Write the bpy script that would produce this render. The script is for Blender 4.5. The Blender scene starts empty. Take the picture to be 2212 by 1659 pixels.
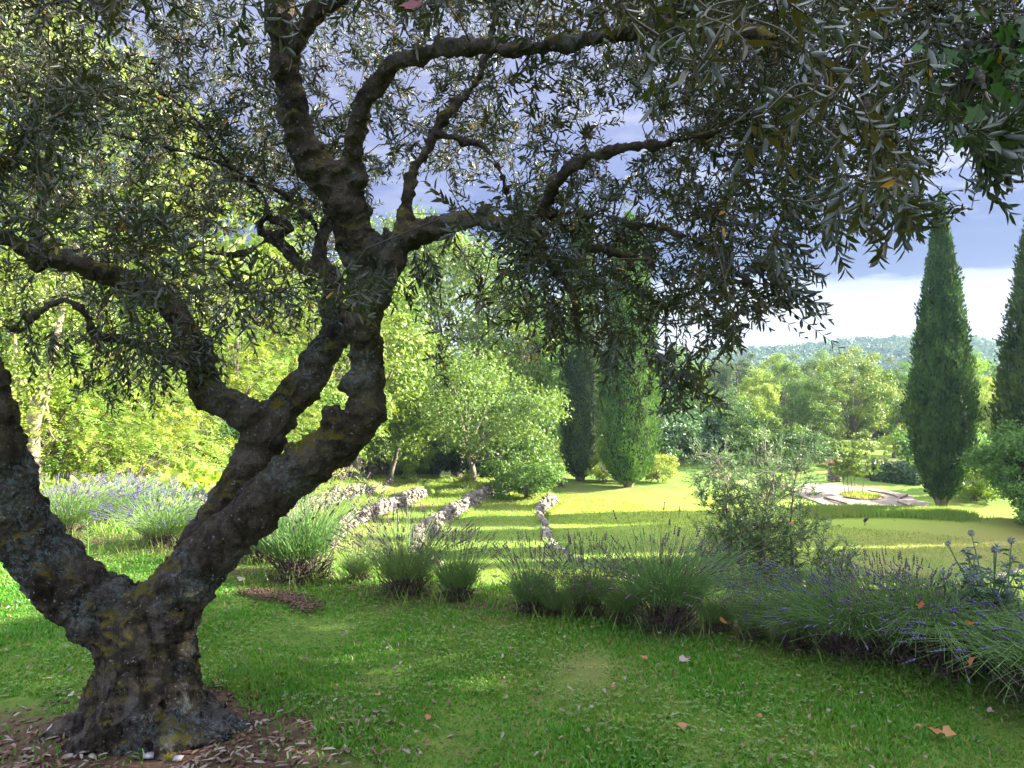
import bpy, math
import numpy as np
from mathutils import Vector, Matrix

SC = bpy.context.scene
COL = SC.collection
R = math.radians
# ------------------------------------------------------------------ camera
F_PX, CU, CV, HOR = 1660.0, 1106.0, 829.5, 800.0
TILT = math.atan((CV - HOR) / F_PX)
CAM = np.array([0.0, 0.0, 1.6])
cd = bpy.data.cameras.new("camera"); cam = bpy.data.objects.new("camera", cd); COL.objects.link(cam)
cam.location = CAM; cam.rotation_euler = (math.pi / 2 - TILT, 0, 0)
cd.sensor_width = 36; cd.lens = 36 * F_PX / 2212; cd.clip_start = 0.05; cd.clip_end = 4000
SC.camera = cam
# ------------------------------------------------------------------ light
SUN_AZ = (1.0, 0.14); SUN_EL = R(25)
sd = bpy.data.lights.new("sun", 'SUN'); sun = bpy.data.objects.new("sun", sd); COL.objects.link(sun)
sd.energy = 5.0; sd.angle = R(0.55); sd.color = (1.0, 0.93, 0.78)
_h = np.array(SUN_AZ) / np.hypot(*SUN_AZ)
TO_SUN = Vector((_h[0] * math.cos(SUN_EL), _h[1] * math.cos(SUN_EL), math.sin(SUN_EL)))
sun.rotation_euler = TO_SUN.to_track_quat('Z', 'Y').to_euler(); sun.location = (30, 3, 20)
EXPO = 3.0
SC.view_settings.view_transform = 'Standard'; SC.view_settings.look = 'None'
SC.view_settings.exposure = EXPO; SC.view_settings.gamma = 1
SC.cycles.max_bounces = 7; SC.cycles.diffuse_bounces = 3; SC.cycles.transmission_bounces = 4
SC.cycles.use_denoising = True

world = bpy.data.worlds.new("World"); SC.world = world; world.use_nodes = True
def world_nodes():
    nt = world.node_tree; N = nt.nodes; L = nt.links; N.clear()
    out = N.new('ShaderNodeOutputWorld'); bg = N.new('ShaderNodeBackground'); L.new(bg.outputs[0], out.inputs[0])
    sky = N.new('ShaderNodeTexSky'); sky.sky_type = 'NISHITA'; sky.sun_disc = False
    sky.sun_elevation = SUN_EL; sky.sun_rotation = math.atan2(_h[0], _h[1])
    sm = N.new('ShaderNodeVectorMath'); sm.operation = 'SCALE'; L.new(sky.outputs[0], sm.inputs[0]); sm.inputs['Scale'].default_value = 0.10
    tc = N.new('ShaderNodeTexCoord'); sep = N.new('ShaderNodeSeparateXYZ'); L.new(tc.outputs['Generated'], sep.inputs[0])
    def math_(op, a, b=None, clamp=False):
        m = N.new('ShaderNodeMath'); m.operation = op; m.use_clamp = clamp
        for i, v in enumerate((a, b)):
            if v is None: continue
            if isinstance(v, (int, float)): m.inputs[i].default_value = v
            else: L.new(v, m.inputs[i])
        return m.outputs[0]
    mp = N.new('ShaderNodeMapping'); L.new(tc.outputs['Generated'], mp.inputs[0]); mp.inputs['Scale'].default_value = (1.6, 1.6, 7.0)
    n1 = N.new('ShaderNodeTexNoise'); L.new(mp.outputs[0], n1.inputs['Vector']); n1.inputs['Scale'].default_value = 2.2; n1.inputs['Detail'].default_value = 7; n1.inputs['Roughness'].default_value = 0.55
    n2 = N.new('ShaderNodeTexNoise'); L.new(mp.outputs[0], n2.inputs['Vector']); n2.inputs['Scale'].default_value = 5.5; n2.inputs['Detail'].default_value = 8; n2.inputs['Roughness'].default_value = 0.6
    w = math_('MULTIPLY', math_('SUBTRACT', n1.outputs[0], 0.5), 0.07)
    w = math_('ADD', w, math_('MULTIPLY', math_('SUBTRACT', n2.outputs[0], 0.5), 0.035))
    e = math_('ADD', sep.outputs['Z'], w)
    ramp = N.new('ShaderNodeValToRGB'); L.new(e, ramp.inputs[0]); cr = ramp.color_ramp
    stops = [(0.0, (0.84, 0.80, 0.80)), (0.05, (0.78, 0.77, 0.83)), (0.092, (0.66, 0.68, 0.83)), (0.112, (0.55, 0.60, 0.80)), (0.121, (0.10, 0.145, 0.38)),
             (0.17, (0.12, 0.165, 0.42)), (0.23, (0.25, 0.29, 0.58)), (0.33, (0.38, 0.40, 0.68)), (0.48, (0.5, 0.52, 0.76)), (1.0, (0.70, 0.74, 0.92))]
    while len(cr.elements) < len(stops): cr.elements.new(0.5)
    for el, (p, c) in zip(cr.elements, stops): el.position = p; el.color = (*c, 1)
    # bright cloud patches
    pr = N.new('ShaderNodeValToRGB'); L.new(n2.outputs[0], pr.inputs[0]); pr.color_ramp.elements[0].position = 0.50; pr.color_ramp.elements[1].position = 0.64
    up = N.new('ShaderNodeValToRGB'); L.new(sep.outputs['Z'], up.inputs[0])
    up.color_ramp.elements[0].position = 0.15; up.color_ramp.elements[1].position = 0.21; up.color_ramp.elements[1].color = (0.8, 0.8, 0.8, 1)
    xr = math_('ADD', math_('MULTIPLY', sep.outputs['X'], 1.6), -0.05, True)
    pf = math_('MULTIPLY', math_('MULTIPLY', pr.outputs[0], up.outputs[0]), math_('ADD', math_('MULTIPLY', xr, 0.75), 0.25, True))
    mx = N.new('ShaderNodeMix'); mx.data_type = 'RGBA'; L.new(pf, mx.inputs[0]); L.new(ramp.outputs[0], mx.inputs[6]); mx.inputs[7].default_value = (1.0, 0.98, 0.98, 1)
    # sky gain added overhead and behind the camera, fills the shaded foreground
    hi = math_('MULTIPLY', math_('SUBTRACT', sep.outputs['Z'], 0.42), 3.0, True)
    back = math_('MULTIPLY', math_('SUBTRACT', 0.2, sep.outputs['Y']), 1.3, True)
    gain = math_('ADD', math_('MULTIPLY', math_('MAXIMUM', hi, back), SKY_BOOST), 1.0)
    cs = N.new('ShaderNodeVectorMath'); cs.operation = 'SCALE'; L.new(mx.outputs[2], cs.inputs[0]); L.new(math_('MULTIPLY', gain, 1.0 / 2 ** EXPO), cs.inputs['Scale'])
    fin = N.new('ShaderNodeMix'); fin.data_type = 'RGBA'; fin.inputs[0].default_value = 0.95
    L.new(sm.outputs[0], fin.inputs[6]); L.new(cs.outputs[0], fin.inputs[7]); L.new(fin.outputs[2], bg.inputs[0]); bg.inputs[1].default_value = 1.0
SKY_BOOST = 4.8
world_nodes()

# ------------------------------------------------------------------ helpers
def rng_(s): return np.random.default_rng(s)
def P(u, v, d):
    X = (u - CU) / F_PX; Y = (CV - v) / F_PX; ct, st = math.cos(TILT), math.sin(TILT)
    return CAM + d * np.array([X, ct + Y * st, -st + Y * ct])
def G(u, v, z):
    p = P(u, v, 1.0) - CAM; k = (z - CAM[2]) / p[2]; q = CAM + p * k; return q
def nrm(a): return a / np.maximum(np.linalg.norm(a, axis=-1, keepdims=True), 1e-9)
def sms(x, a, b):
    t = np.clip((x - a) / (b - a), 0, 1); return t * t * (3 - 2 * t)

class MB:
    """collects vertices and tri / quad faces"""
    def __init__(s): s.v = []; s.q = []; s.t = []; s.n = 0
    def add(s, v, q=None, t=None):
        v = np.asarray(v, float).reshape(-1, 3); s.v.append(v)
        if q is not None and len(q): s.q.append(np.asarray(q, np.int64).reshape(-1, 4) + s.n)
        if t is not None and len(t): s.t.append(np.asarray(t, np.int64).reshape(-1, 3) + s.n)
        s.n += len(v)
    def mesh(s, name, mat=None, smooth=False):
        me = bpy.data.meshes.new(name)
        v = np.concatenate(s.v) if s.v else np.zeros((0, 3))
        q = np.concatenate(s.q) if s.q else np.zeros((0, 4), np.int64)
        t = np.concatenate(s.t) if s.t else np.zeros((0, 3), np.int64)
        me.vertices.add(len(v)); me.vertices.foreach_set('co', v.astype(np.float32).ravel())
        nl = q.size + t.size; me.loops.add(nl)
        me.loops.foreach_set('vertex_index', np.concatenate([q.ravel(), t.ravel()]).astype(np.int32))
        me.polygons.add(len(q) + len(t))
        st = np.concatenate([np.arange(len(q)) * 4, q.size + np.arange(len(t)) * 3]).astype(np.int32)
        me.polygons.foreach_set('loop_start', st)
        if smooth: me.polygons.foreach_set('use_smooth', np.ones(len(q) + len(t), bool))
        me.update(calc_edges=True)
        if mat: me.materials.append(mat)
        return me
    def obj(s, name, mat=None, parent=None, smooth=False, loc=None):
        o = bpy.data.objects.new(name, s.mesh(name, mat, smooth)); COL.objects.link(o)
        if parent: o.parent = parent
        if loc is not None: o.location = loc
        return o

def tag(o, label=None, cat=None, group=None, kind=None):
    if label: o['label'] = label
    if cat: o['category'] = cat
    if group: o['group'] = group
    if kind: o['kind'] = kind
    return o
def thing(name, label, cat, loc=(0, 0, 0), rz=0, sc=1, group=None, kind=None):
    o = bpy.data.objects.new(name, None); COL.objects.link(o); o.empty_display_size = 0.2
    o.location = loc; o.rotation_euler = (0, 0, rz)
    o.scale = (sc, sc, sc) if np.isscalar(sc) else sc
    return tag(o, label, cat, group, kind)
def part(name, me, parent):
    o = bpy.data.objects.new(name, me); COL.objects.link(o); o.parent = parent; return o

def perp(d):
    a = np.where(np.abs(d[:, 2:3]) < 0.9, np.array([[0, 0, 1.0]]), np.array([[1.0, 0, 0]]))
    return nrm(np.cross(d, a))
def catmull(pts, rad, sub):
    pts = np.asarray(pts, float); rad = np.asarray(rad, float)
    p = np.vstack([2 * pts[0] - pts[1], pts, 2 * pts[-1] - pts[-2]]); o = []; ro = []
    for i in range(len(pts) - 1):
        a, b, c, d = p[i], p[i + 1], p[i + 2], p[i + 3]
        for k in range(sub):
            t = k / sub
            o.append(0.5 * ((2 * b) + (-a + c) * t + (2 * a - 5 * b + 4 * c - d) * t * t + (-a + 3 * b - 3 * c + d) * t ** 3))
            ro.append(rad[i] * (1 - t) + rad[i + 1] * t)
    o.append(pts[-1]); ro.append(rad[-1]); return np.array(o), np.array(ro)
def tube(mb, pts, rad, n=8, sub=4, cap=True):
    c, r = catmull(pts, rad, sub) if sub > 1 else (np.asarray(pts, float), np.asarray(rad, float))
    tan = nrm(np.gradient(c, axis=0)); u = perp(tan[:1])[0]; V = []
    a = np.linspace(0, 2 * np.pi, n, endpoint=False)
    for i in range(len(c)):
        u = u - tan[i] * u.dot(tan[i]); u /= max(np.linalg.norm(u), 1e-9); w = np.cross(tan[i], u)
        V.append(c[i] + r[i] * (np.cos(a)[:, None] * u + np.sin(a)[:, None] * w))
    V = np.concatenate(V); m = len(c); idx = np.arange(m * n).reshape(m, n); nx = np.roll(idx, -1, 1)
    q = np.stack([idx[:-1], nx[:-1], nx[1:], idx[1:]], -1).reshape(-1, 4)
    t = None
    if cap:
        V = np.vstack([V, c[0], c[-1]]); b = m * n
        t = [(b, nx[0, i], idx[0, i]) for i in range(n)] + [(b + 1, idx[-1, i], nx[-1, i]) for i in range(n)]
    mb.add(V, q, t)
def tubes3(mb, p0, p1, p2, r0, r1, n=3):
    """many thin quadratic tubes at once"""
    p0, p1, p2 = map(lambda x: np.asarray(x, float), (p0, p1, p2)); K = len(p0)
    r0 = np.broadcast_to(r0, (K,)); r1 = np.broadcast_to(r1, (K,))
    d = nrm(p2 - p0); u = perp(d); w = np.cross(d, u); a = np.arange(n) * 2 * np.pi / n; V = []
    for p, r in ((p0, r0), (p1, (r0 + r1) / 2), (p2, r1)):
        V.append(p[:, None, :] + r[:, None, None] * (np.cos(a)[None, :, None] * u[:, None, :] + np.sin(a)[None, :, None] * w[:, None, :]))
    V = np.stack(V, 1).reshape(-1, 3); base = (np.arange(K) * 3 * n)[:, None, None]
    i = np.arange(n); j = (i + 1) % n
    q = np.concatenate([np.stack([i, j, j + n, i + n], -1), np.stack([i + n, j + n, j + 2 * n, i + 2 * n], -1)])[None]
    mb.add(V, (q + base).reshape(-1, 4))
def leaf6(mb, p, d, n, L, W, fold=0.18, curl=0.12):
    K = len(p); L = np.broadcast_to(L, (K,))[:, None]; W = np.broadcast_to(W, (K,))[:, None]
    d = nrm(d); s = nrm(np.cross(d, n)); n = np.cross(s, d)
    f = fold * W * n
    V = np.stack([p, p + .28 * L * d + .46 * W * s + f, p + .68 * L * d + .40 * W * s + f - n * curl * L * .35,
                  p + L * d - n * curl * L, p + .68 * L * d - .40 * W * s + f - n * curl * L * .35, p + .28 * L * d - .46 * W * s + f], 1).reshape(-1, 3)
    b = (np.arange(K) * 6)[:, None, None]
    mb.add(V, (np.array([[0, 1, 2, 3], [0, 3, 4, 5]])[None] + b).reshape(-1, 4))
def leaf4(mb, p, d, n, L, W):
    K = len(p); L = np.broadcast_to(L, (K,))[:, None]; W = np.broadcast_to(W, (K,))[:, None]
    d = nrm(d); s = nrm(np.cross(d, n)); n = np.cross(s, d)
    V = np.stack([p, p + .45 * L * d + .5 * W * s + n * .1 * W, p + L * d, p + .45 * L * d - .5 * W * s + n * .1 * W], 1).reshape(-1, 3)
    mb.add(V, np.arange(K * 4).reshape(-1, 4))
def rdir(g, k): return nrm(g.normal(size=(k, 3)))
def bez(p0, p1, p2, t):
    return (1 - t) ** 2 * p0 + 2 * t * (1 - t) * p1 + t * t * p2
def twigs(g, mbl, mbt, start, d, length, pairs, LL, LW, planar=False, droop=0.15, ang=0.85, tr=0.002, six=True, droopleaf=0.0):
    K = len(start); d = nrm(d); length = np.broadcast_to(length, (K,))[:, None]
    p0 = start; p2 = start + d * length + np.array([0, 0, -1.0]) * droop * length; p1 = start + d * length * .5 + rdir(g, K) * length * .07
    if mbt is not None: tubes3(mbt, p0, p1, p2, tr, tr * .45)
    t = np.linspace(.12, .98, pairs)[None, :, None]
    pos = bez(p0[:, None], p1[:, None], p2[:, None], t)
    tan = nrm(2 * (1 - t) * (p1 - p0)[:, None] + 2 * t * (p2 - p1)[:, None])
    if planar:
        up = np.broadcast_to(np.array([0, 0, 1.0]), (K, 3)) + g.normal(size=(K, 3)) * .35
        side = nrm(np.cross(d, up))[:, None, :] * np.ones((1, pairs, 1)); nn = np.cross(side, tan)
    else:
        u = perp(d); w = np.cross(d, u); ph = g.uniform(0, 6.28, (K, 1)) + np.arange(pairs)[None] * 1.45
        side = np.cos(ph)[..., None] * u[:, None] + np.sin(ph)[..., None] * w[:, None]; nn = nrm(tan * 0.8 + g.normal(size=(K, pairs, 3)) * .35)
    for sgn in (1, -1):
        a = ang + g.normal(size=(K, pairs, 1)) * .18
        dl = tan * np.cos(a) + sgn * side * np.sin(a) + np.array([0, 0, -1.0]) * droopleaf
        nl = nn + g.normal(size=(K, pairs, 3)) * .25
        taper = (1 - .45 * np.abs(t - .45) * 1.4)
        l = LL * g.uniform(.7, 1.15, (K, pairs)) * taper[..., 0]; wv = LW * g.uniform(.8, 1.2, (K, pairs)) * taper[..., 0]
        keep = g.uniform(size=(K, pairs)) > .08
        f = leaf6 if six else leaf4
        f(mbl, pos[keep], dl[keep], nl[keep], l[keep], wv[keep])

# ------------------------------------------------------------------ terrain
C0 = np.array([8.5, 27.5])
TH = [0, 150, 165, 180, 190, 200, 210, 220, 230, 240, 255, 270, 290, 310, 360]
R4 = [7.3, 7.3, 7.35, 7.5, 7.7, 7.95, 8.6, 9.6, 10.5, 11.0, 10.8, 10.4, 9.8, 9.8, 9.8]
R3 = [9.0, 9.2, 9.35, 9.8, 10.3, 11.4, 12.8, 14.1, 14.7, 14.8, 14.4, 14.0, 13.6, 13.5, 13.5]
R2 = [11, 11.0, 11.0, 11.2, 11.8, 13.0, 15.0, 16.4, 17.0, 17.2, 16.7, 16.4, 16.0, 16.0, 16.0]
R1 = [13, 12.0, 12.0, 12.2, 12.6, 14.3, 16.2, 17.7, 18.6, 19.0, 18.8, 18.5, 18.0, 18.0, 18.0]
LV = [-3.7, -3.22, -2.74, -2.28, -1.82]; ST = [157, 158, 184, 193]
def radii(th): return [np.interp(th, TH, r) for r in (R4, R3, R2, R1)]
def amp(th): return sms(th, 150, 166) * (1 - sms(th, 332, 352))
def height(x, y, micro=True):
    x = np.asarray(x, float); y = np.asarray(y, float)
    dx, dy = x - C0[0], y - C0[1]; r = np.hypot(dx, dy); th = np.degrees(np.arctan2(dy, dx)) % 360
    rk = radii(th); a = amp(th); z = np.full(np.shape(r), -3.7); top = z.copy()
    for k in range(4):
        ak = (LV[k + 1] - LV[k]) * sms(th, ST[k] - 6, ST[k] + 3) * (1 - sms(th, 332, 352)); z = z + ak * (r > rk[k]); top = top + ak
    z = z + .10 * a * sum(np.clip(1 - (r - rk[k]) / 1.5, 0, 1) * -1.0 * (r > rk[k]) for k in range(4)) * .5
    O = np.interp(th, [0, 150, 180, 203, 213, 224, 360], [-1.6, -1.6, -1.6, -1.45, -.9, 0, 0])
    s = sms(r, rk[3], 23.3); z = z + s * (O - top) * a - (1 - a) * .05 * np.clip(r - 22, 0, 110)
    # left wood stays high
    hill = 22 * np.exp(-((x - 215) / 120) ** 2 - ((y - 420) / 120) ** 2) + 6 * np.exp(-((x - 80) / 60) ** 2 - ((y - 430) / 80) ** 2) + 11 * np.exp(-((x - 140) / 160) ** 2 - ((y - 650) / 70) ** 2)
    z = z + hill * sms(y, 150, 330)
    if micro:
        z = z + .012 * np.sin(x * 3.1 + y * 1.7) + .010 * np.sin(x * 5.7 - y * 4.3 + 1) + .03 * np.sin(x * .9 + 2) * np.sin(y * .8)
    return z
def hz(x, y): return float(height(x, y))

# ------------------------------------------------------------------ materials
def new_mat(name):
    m = bpy.data.materials.new(name); m.use_nodes = True; nt = m.node_tree; nt.nodes.clear(); return m, nt, nt.nodes, nt.links
def mixc(N, L, f, a, b):
    m = N.new('ShaderNodeMix'); m.data_type = 'RGBA'
    for i, v in ((0, f), (6, a), (7, b)):
        if isinstance(v, (int, float)): m.inputs[i].default_value = v
        elif isinstance(v, tuple): m.inputs[i].default_value = (*v, 1)
        else: L.new(v, m.inputs[i])
    return m.outputs[2]
def noise(N, L, vec, scale, detail=4, rough=.55):
    n = N.new('ShaderNodeTexNoise'); n.inputs['Scale'].default_value = scale; n.inputs['Detail'].default_value = detail; n.inputs['Roughness'].default_value = rough
    if vec is not None: L.new(vec, n.inputs['Vector'])
    return n.outputs[0]
def ramp(N, L, v, a, b):
    r = N.new('ShaderNodeMapRange'); L.new(v, r.inputs[0]); r.inputs[1].default_value = a; r.inputs[2].default_value = b; return r.outputs[0]
def leaf_mat(name, c1, c2, c3=None, back=None, transl=.35, rough=.5, nscale=.8, spec=.4, tcol=1.25, rare=None):
    m, nt, N, L = new_mat(name)
    out = N.new('ShaderNodeOutputMaterial'); geo = N.new('ShaderNodeNewGeometry'); tc = N.new('ShaderNodeTexCoord')
    c = mixc(N, L, geo.outputs['Random Per Island'], c1, c2)
    if c3:
        f = ramp(N, L, noise(N, L, tc.outputs['Object'], nscale, 3), .42, .62); c = mixc(N, L, f, c, c3)
    oi = N.new('ShaderNodeObjectInfo'); hs = N.new('ShaderNodeHueSaturation'); L.new(c, hs.inputs['Color'])
    mr = N.new('ShaderNodeMapRange'); L.new(oi.outputs['Random'], mr.inputs[0]); mr.inputs[3].default_value = .48; mr.inputs[4].default_value = .515; L.new(mr.outputs[0], hs.inputs['Hue'])
    c = hs.outputs[0]
    if rare:
        rr = N.new('ShaderNodeMath'); rr.operation = 'GREATER_THAN'; L.new(geo.outputs['Random Per Island'], rr.inputs[0]); rr.inputs[1].default_value = 1 - rare[1]; c = mixc(N, L, rr.outputs[0], c, rare[0])
    if back: cb = mixc(N, L, geo.outputs['Backfacing'], c, back)
    else: cb = c
    b = N.new('ShaderNodeBsdfPrincipled'); L.new(cb, b.inputs['Base Color']); b.inputs['Roughness'].default_value = rough; b.inputs['Specular IOR Level'].default_value = spec
    t = N.new('ShaderNodeBsdfTranslucent'); tm = N.new('ShaderNodeVectorMath'); tm.operation = 'MULTIPLY'; L.new(c, tm.inputs[0]); tm.inputs[1].default_value = (tcol * 1.15, tcol * 1.15, tcol * .6); L.new(tm.outputs[0], t.inputs[0])
    mx = N.new('ShaderNodeMixShader'); mx.inputs[0].default_value = transl; L.new(b.outputs[0], mx.inputs[1]); L.new(t.outputs[0], mx.inputs[2]); L.new(mx.outputs[0], out.inputs[0])
    return m
def plain_mat(name, c1, c2, scale=6, rough=.85, bump=.3, bscale=30, island=False):
    m, nt, N, L = new_mat(name); out = N.new('ShaderNodeOutputMaterial'); tc = N.new('ShaderNodeTexCoord'); b = N.new('ShaderNodeBsdfPrincipled')
    if island:
        geo = N.new('ShaderNodeNewGeometry'); f0 = geo.outputs['Random Per Island']; c = mixc(N, L, f0, c1, c2)
        c = mixc(N, L, ramp(N, L, noise(N, L, tc.outputs['Object'], scale, 5), .35, .7), c, tuple(x * .6 for x in c1))
    else: c = mixc(N, L, ramp(N, L, noise(N, L, tc.outputs['Object'], scale, 6), .35, .65), c1, c2)
    L.new(c, b.inputs['Base Color']); b.inputs['Roughness'].default_value = rough; b.inputs['Specular IOR Level'].default_value = .25
    bp = N.new('ShaderNodeBump'); bp.inputs['Strength'].default_value = bump; bp.inputs['Distance'].default_value = .02; L.new(noise(N, L, tc.outputs['Object'], bscale, 5), bp.inputs['Height']); L.new(bp.outputs[0], b.inputs['Normal'])
    L.new(b.outputs[0], out.inputs[0]); return m

def bark_mat():
    m, nt, N, L = new_mat("olive_bark"); out = N.new('ShaderNodeOutputMaterial'); tc = N.new('ShaderNodeTexCoord'); b = N.new('ShaderNodeBsdfPrincipled'); geo = N.new('ShaderNodeNewGeometry')
    o = tc.outputs['Object']; sep = N.new('ShaderNodeSeparateXYZ'); L.new(o, sep.inputs[0])
    c = mixc(N, L, ramp(N, L, noise(N, L, o, 7, 8, .68), .36, .66), (.030, .025, .020), (.15, .125, .10))
    st_ = N.new('ShaderNodeMapping'); L.new(o, st_.inputs[0]); st_.inputs['Scale'].default_value = (1, 1, .32)
    fis = noise(N, L, st_.outputs[0], 26, 8, .72)
    low = ramp(N, L, sep.outputs['Z'], 1.5, .35)
    crack = ramp(N, L, fis, .36, .56)
    dk = N.new('ShaderNodeMath'); dk.operation = 'SUBTRACT'; dk.inputs[0].default_value = 1; L.new(crack, dk.inputs[1])
    dl = N.new('ShaderNodeMath'); dl.operation = 'MULTIPLY'; L.new(dk.outputs[0], dl.inputs[0]); ml_ = N.new('ShaderNodeMapRange'); L.new(low, ml_.inputs[0]); ml_.inputs[3].default_value = .35; ml_.inputs[4].default_value = 1; L.new(ml_.outputs[0], dl.inputs[1])
    c = mixc(N, L, dl.outputs[0], c, (.007, .006, .005))
    # lichen: blue grey crusts
    lm = N.new('ShaderNodeMath'); lm.operation = 'MULTIPLY'; L.new(ramp(N, L, noise(N, L, o, 3.4, 5), .50, .60), lm.inputs[0]); L.new(ramp(N, L, noise(N, L, o, 62, 5, .75), .50, .56), lm.inputs[1])
    c = mixc(N, L, lm.outputs[0], c, (.12, .165, .175))
    # moss on upward faces
    sn = N.new('ShaderNodeSeparateXYZ'); L.new(geo.outputs['Normal'], sn.inputs[0])
    mp = N.new('ShaderNodeMapping'); L.new(o, mp.inputs[0]); mp.inputs['Location'].default_value = (3, 7, 1)
    mm = N.new('ShaderNodeMath'); mm.operation = 'MULTIPLY'; L.new(ramp(N, L, noise(N, L, mp.outputs[0], 4, 8, .8), .51, .57), mm.inputs[0]); L.new(ramp(N, L, sn.outputs['Z'], .0, .5), mm.inputs[1])
    c = mixc(N, L, mm.outputs[0], c, (.13, .115, .018))
    # pale flakes
    c = mixc(N, L, ramp(N, L, noise(N, L, o, 55, 2), .655, .70), c, (.21, .21, .195))
    L.new(c, b.inputs['Base Color']); b.inputs['Roughness'].default_value = .95; b.inputs['Specular IOR Level'].default_value = .1
    bp = N.new('ShaderNodeBump'); bp.inputs['Strength'].default_value = 1.0; bp.inputs['Distance'].default_value = .035
    ad = N.new('ShaderNodeMath'); ad.operation = 'ADD'; L.new(fis, ad.inputs[0]); L.new(noise(N, L, o, 60, 6, .7), ad.inputs[1]); L.new(ad.outputs[0], bp.inputs['Height']); L.new(bp.outputs[0], b.inputs['Normal'])
    L.new(b.outputs[0], out.inputs[0]); return m

def ground_mat():
    m, nt, N, L = new_mat("lawn_ground"); out = N.new('ShaderNodeOutputMaterial'); geo = N.new('ShaderNodeNewGeometry'); b = N.new('ShaderNodeBsdfPrincipled')
    p = geo.outputs['Position']
    c = mixc(N, L, ramp(N, L, noise(N, L, p, 1.3, 6, .6), .35, .68), (.055, .125, .014), (.10, .18, .024))
    c = mixc(N, L, ramp(N, L, noise(N, L, p, 14, 5, .7), .35, .7), c, (.15, .21, .04))
    c = mixc(N, L, ramp(N, L, noise(N, L, p, .35, 4, .6), .50, .68), c, (.17, .17, .055)); c = mixc(N, L, ramp(N, L, noise(N, L, p, 2.1, 7, .75), .60, .68), c, (.19, .15, .065))
    def dist(x, y, r0, r1, amt=.5, sx=1, sy=1):
        v = N.new('ShaderNodeVectorMath'); v.operation = 'SUBTRACT'; L.new(p, v.inputs[0]); v.inputs[1].default_value = (x, y, 0)
        v2 = N.new('ShaderNodeVectorMath'); v2.operation = 'MULTIPLY'; L.new(v.outputs[0], v2.inputs[0]); v2.inputs[1].default_value = (sx, sy, 0)
        ln = N.new('ShaderNodeVectorMath'); ln.operation = 'LENGTH'; L.new(v2.outputs[0], ln.inputs[0])
        a = N.new('ShaderNodeMath'); a.operation = 'ADD'; L.new(ln.outputs['Value'], a.inputs[0])
        s = N.new('ShaderNodeMath'); s.operation = 'MULTIPLY'; L.new(noise(N, L, p, 3.5, 5, .65), s.inputs[0]); s.inputs[1].default_value = amt; L.new(s.outputs[0], a.inputs[1])
        return ramp(N, L, a.outputs[0], r1 + amt / 2, r0 + amt / 2)
    # dry band at the foot of the cypresses, lighter yellow green on the stage lawn
    c = mixc(N, L, dist(15, 24, 2.0, 9, 3, 1, 1.6), c, (.18, .175, .045))
    c = mixc(N, L, dist(8.5, 29, 3.0, 7, 3, .6, 1.2), c, (.20, .27, .035))
    soil = mixc(N, L, ramp(N, L, noise(N, L, p, 18, 6, .7), .35, .65), (.055, .034, .022), (.12, .078, .05))
    c = mixc(N, L, dist(-1.75, 3.0, .62, .95, .6, .75, 1.15), c, soil)
    c = mixc(N, L, dist(-1.45, 3.25, .55, .8, .5), c, soil)
    # soil strip under the lavender row
    v = N.new('ShaderNodeVectorMath'); v.operation = 'SUBTRACT'; L.new(p, v.inputs[0]); v.inputs[1].default_value = (C0[0], C0[1], 0)
    v2 = N.new('ShaderNodeVectorMath'); v2.operation = 'MULTIPLY'; L.new(v.outputs[0], v2.inputs[0]); v2.inputs[1].default_value = (1, 1, 0)
    ln = N.new('ShaderNodeVectorMath'); ln.operation = 'LENGTH'; L.new(v2.outputs[0], ln.inputs[0])
    a = N.new('ShaderNodeMath'); a.operation = 'SUBTRACT'; L.new(ln.outputs['Value'], a.inputs[0]); a.inputs[1].default_value = 23.75
    ab = N.new('ShaderNodeMath'); ab.operation = 'ABSOLUTE'; L.new(a.outputs[0], ab.inputs[0])
    mm = N.new('ShaderNodeMath'); mm.operation = 'MULTIPLY'; L.new(ramp(N, L, ab.outputs[0], .55, .2), mm.inputs[0]); L.new(ramp(N, L, noise(N, L, p, 5, 4), .3, .5), mm.inputs[1])
    c = mixc(N, L, mm.outputs[0], c, (.10, .065, .04))
    L.new(c, b.inputs['Base Color']); b.inputs['Roughness'].default_value = .95; b.inputs['Specular IOR Level'].default_value = .1
    bp = N.new('ShaderNodeBump'); bp.inputs['Strength'].default_value = .7; bp.inputs['Distance'].default_value = .03; L.new(noise(N, L, p, 26, 6, .75), bp.inputs['Height']); L.new(bp.outputs[0], b.inputs['Normal'])
    L.new(b.outputs[0], out.inputs[0]); return m

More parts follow.
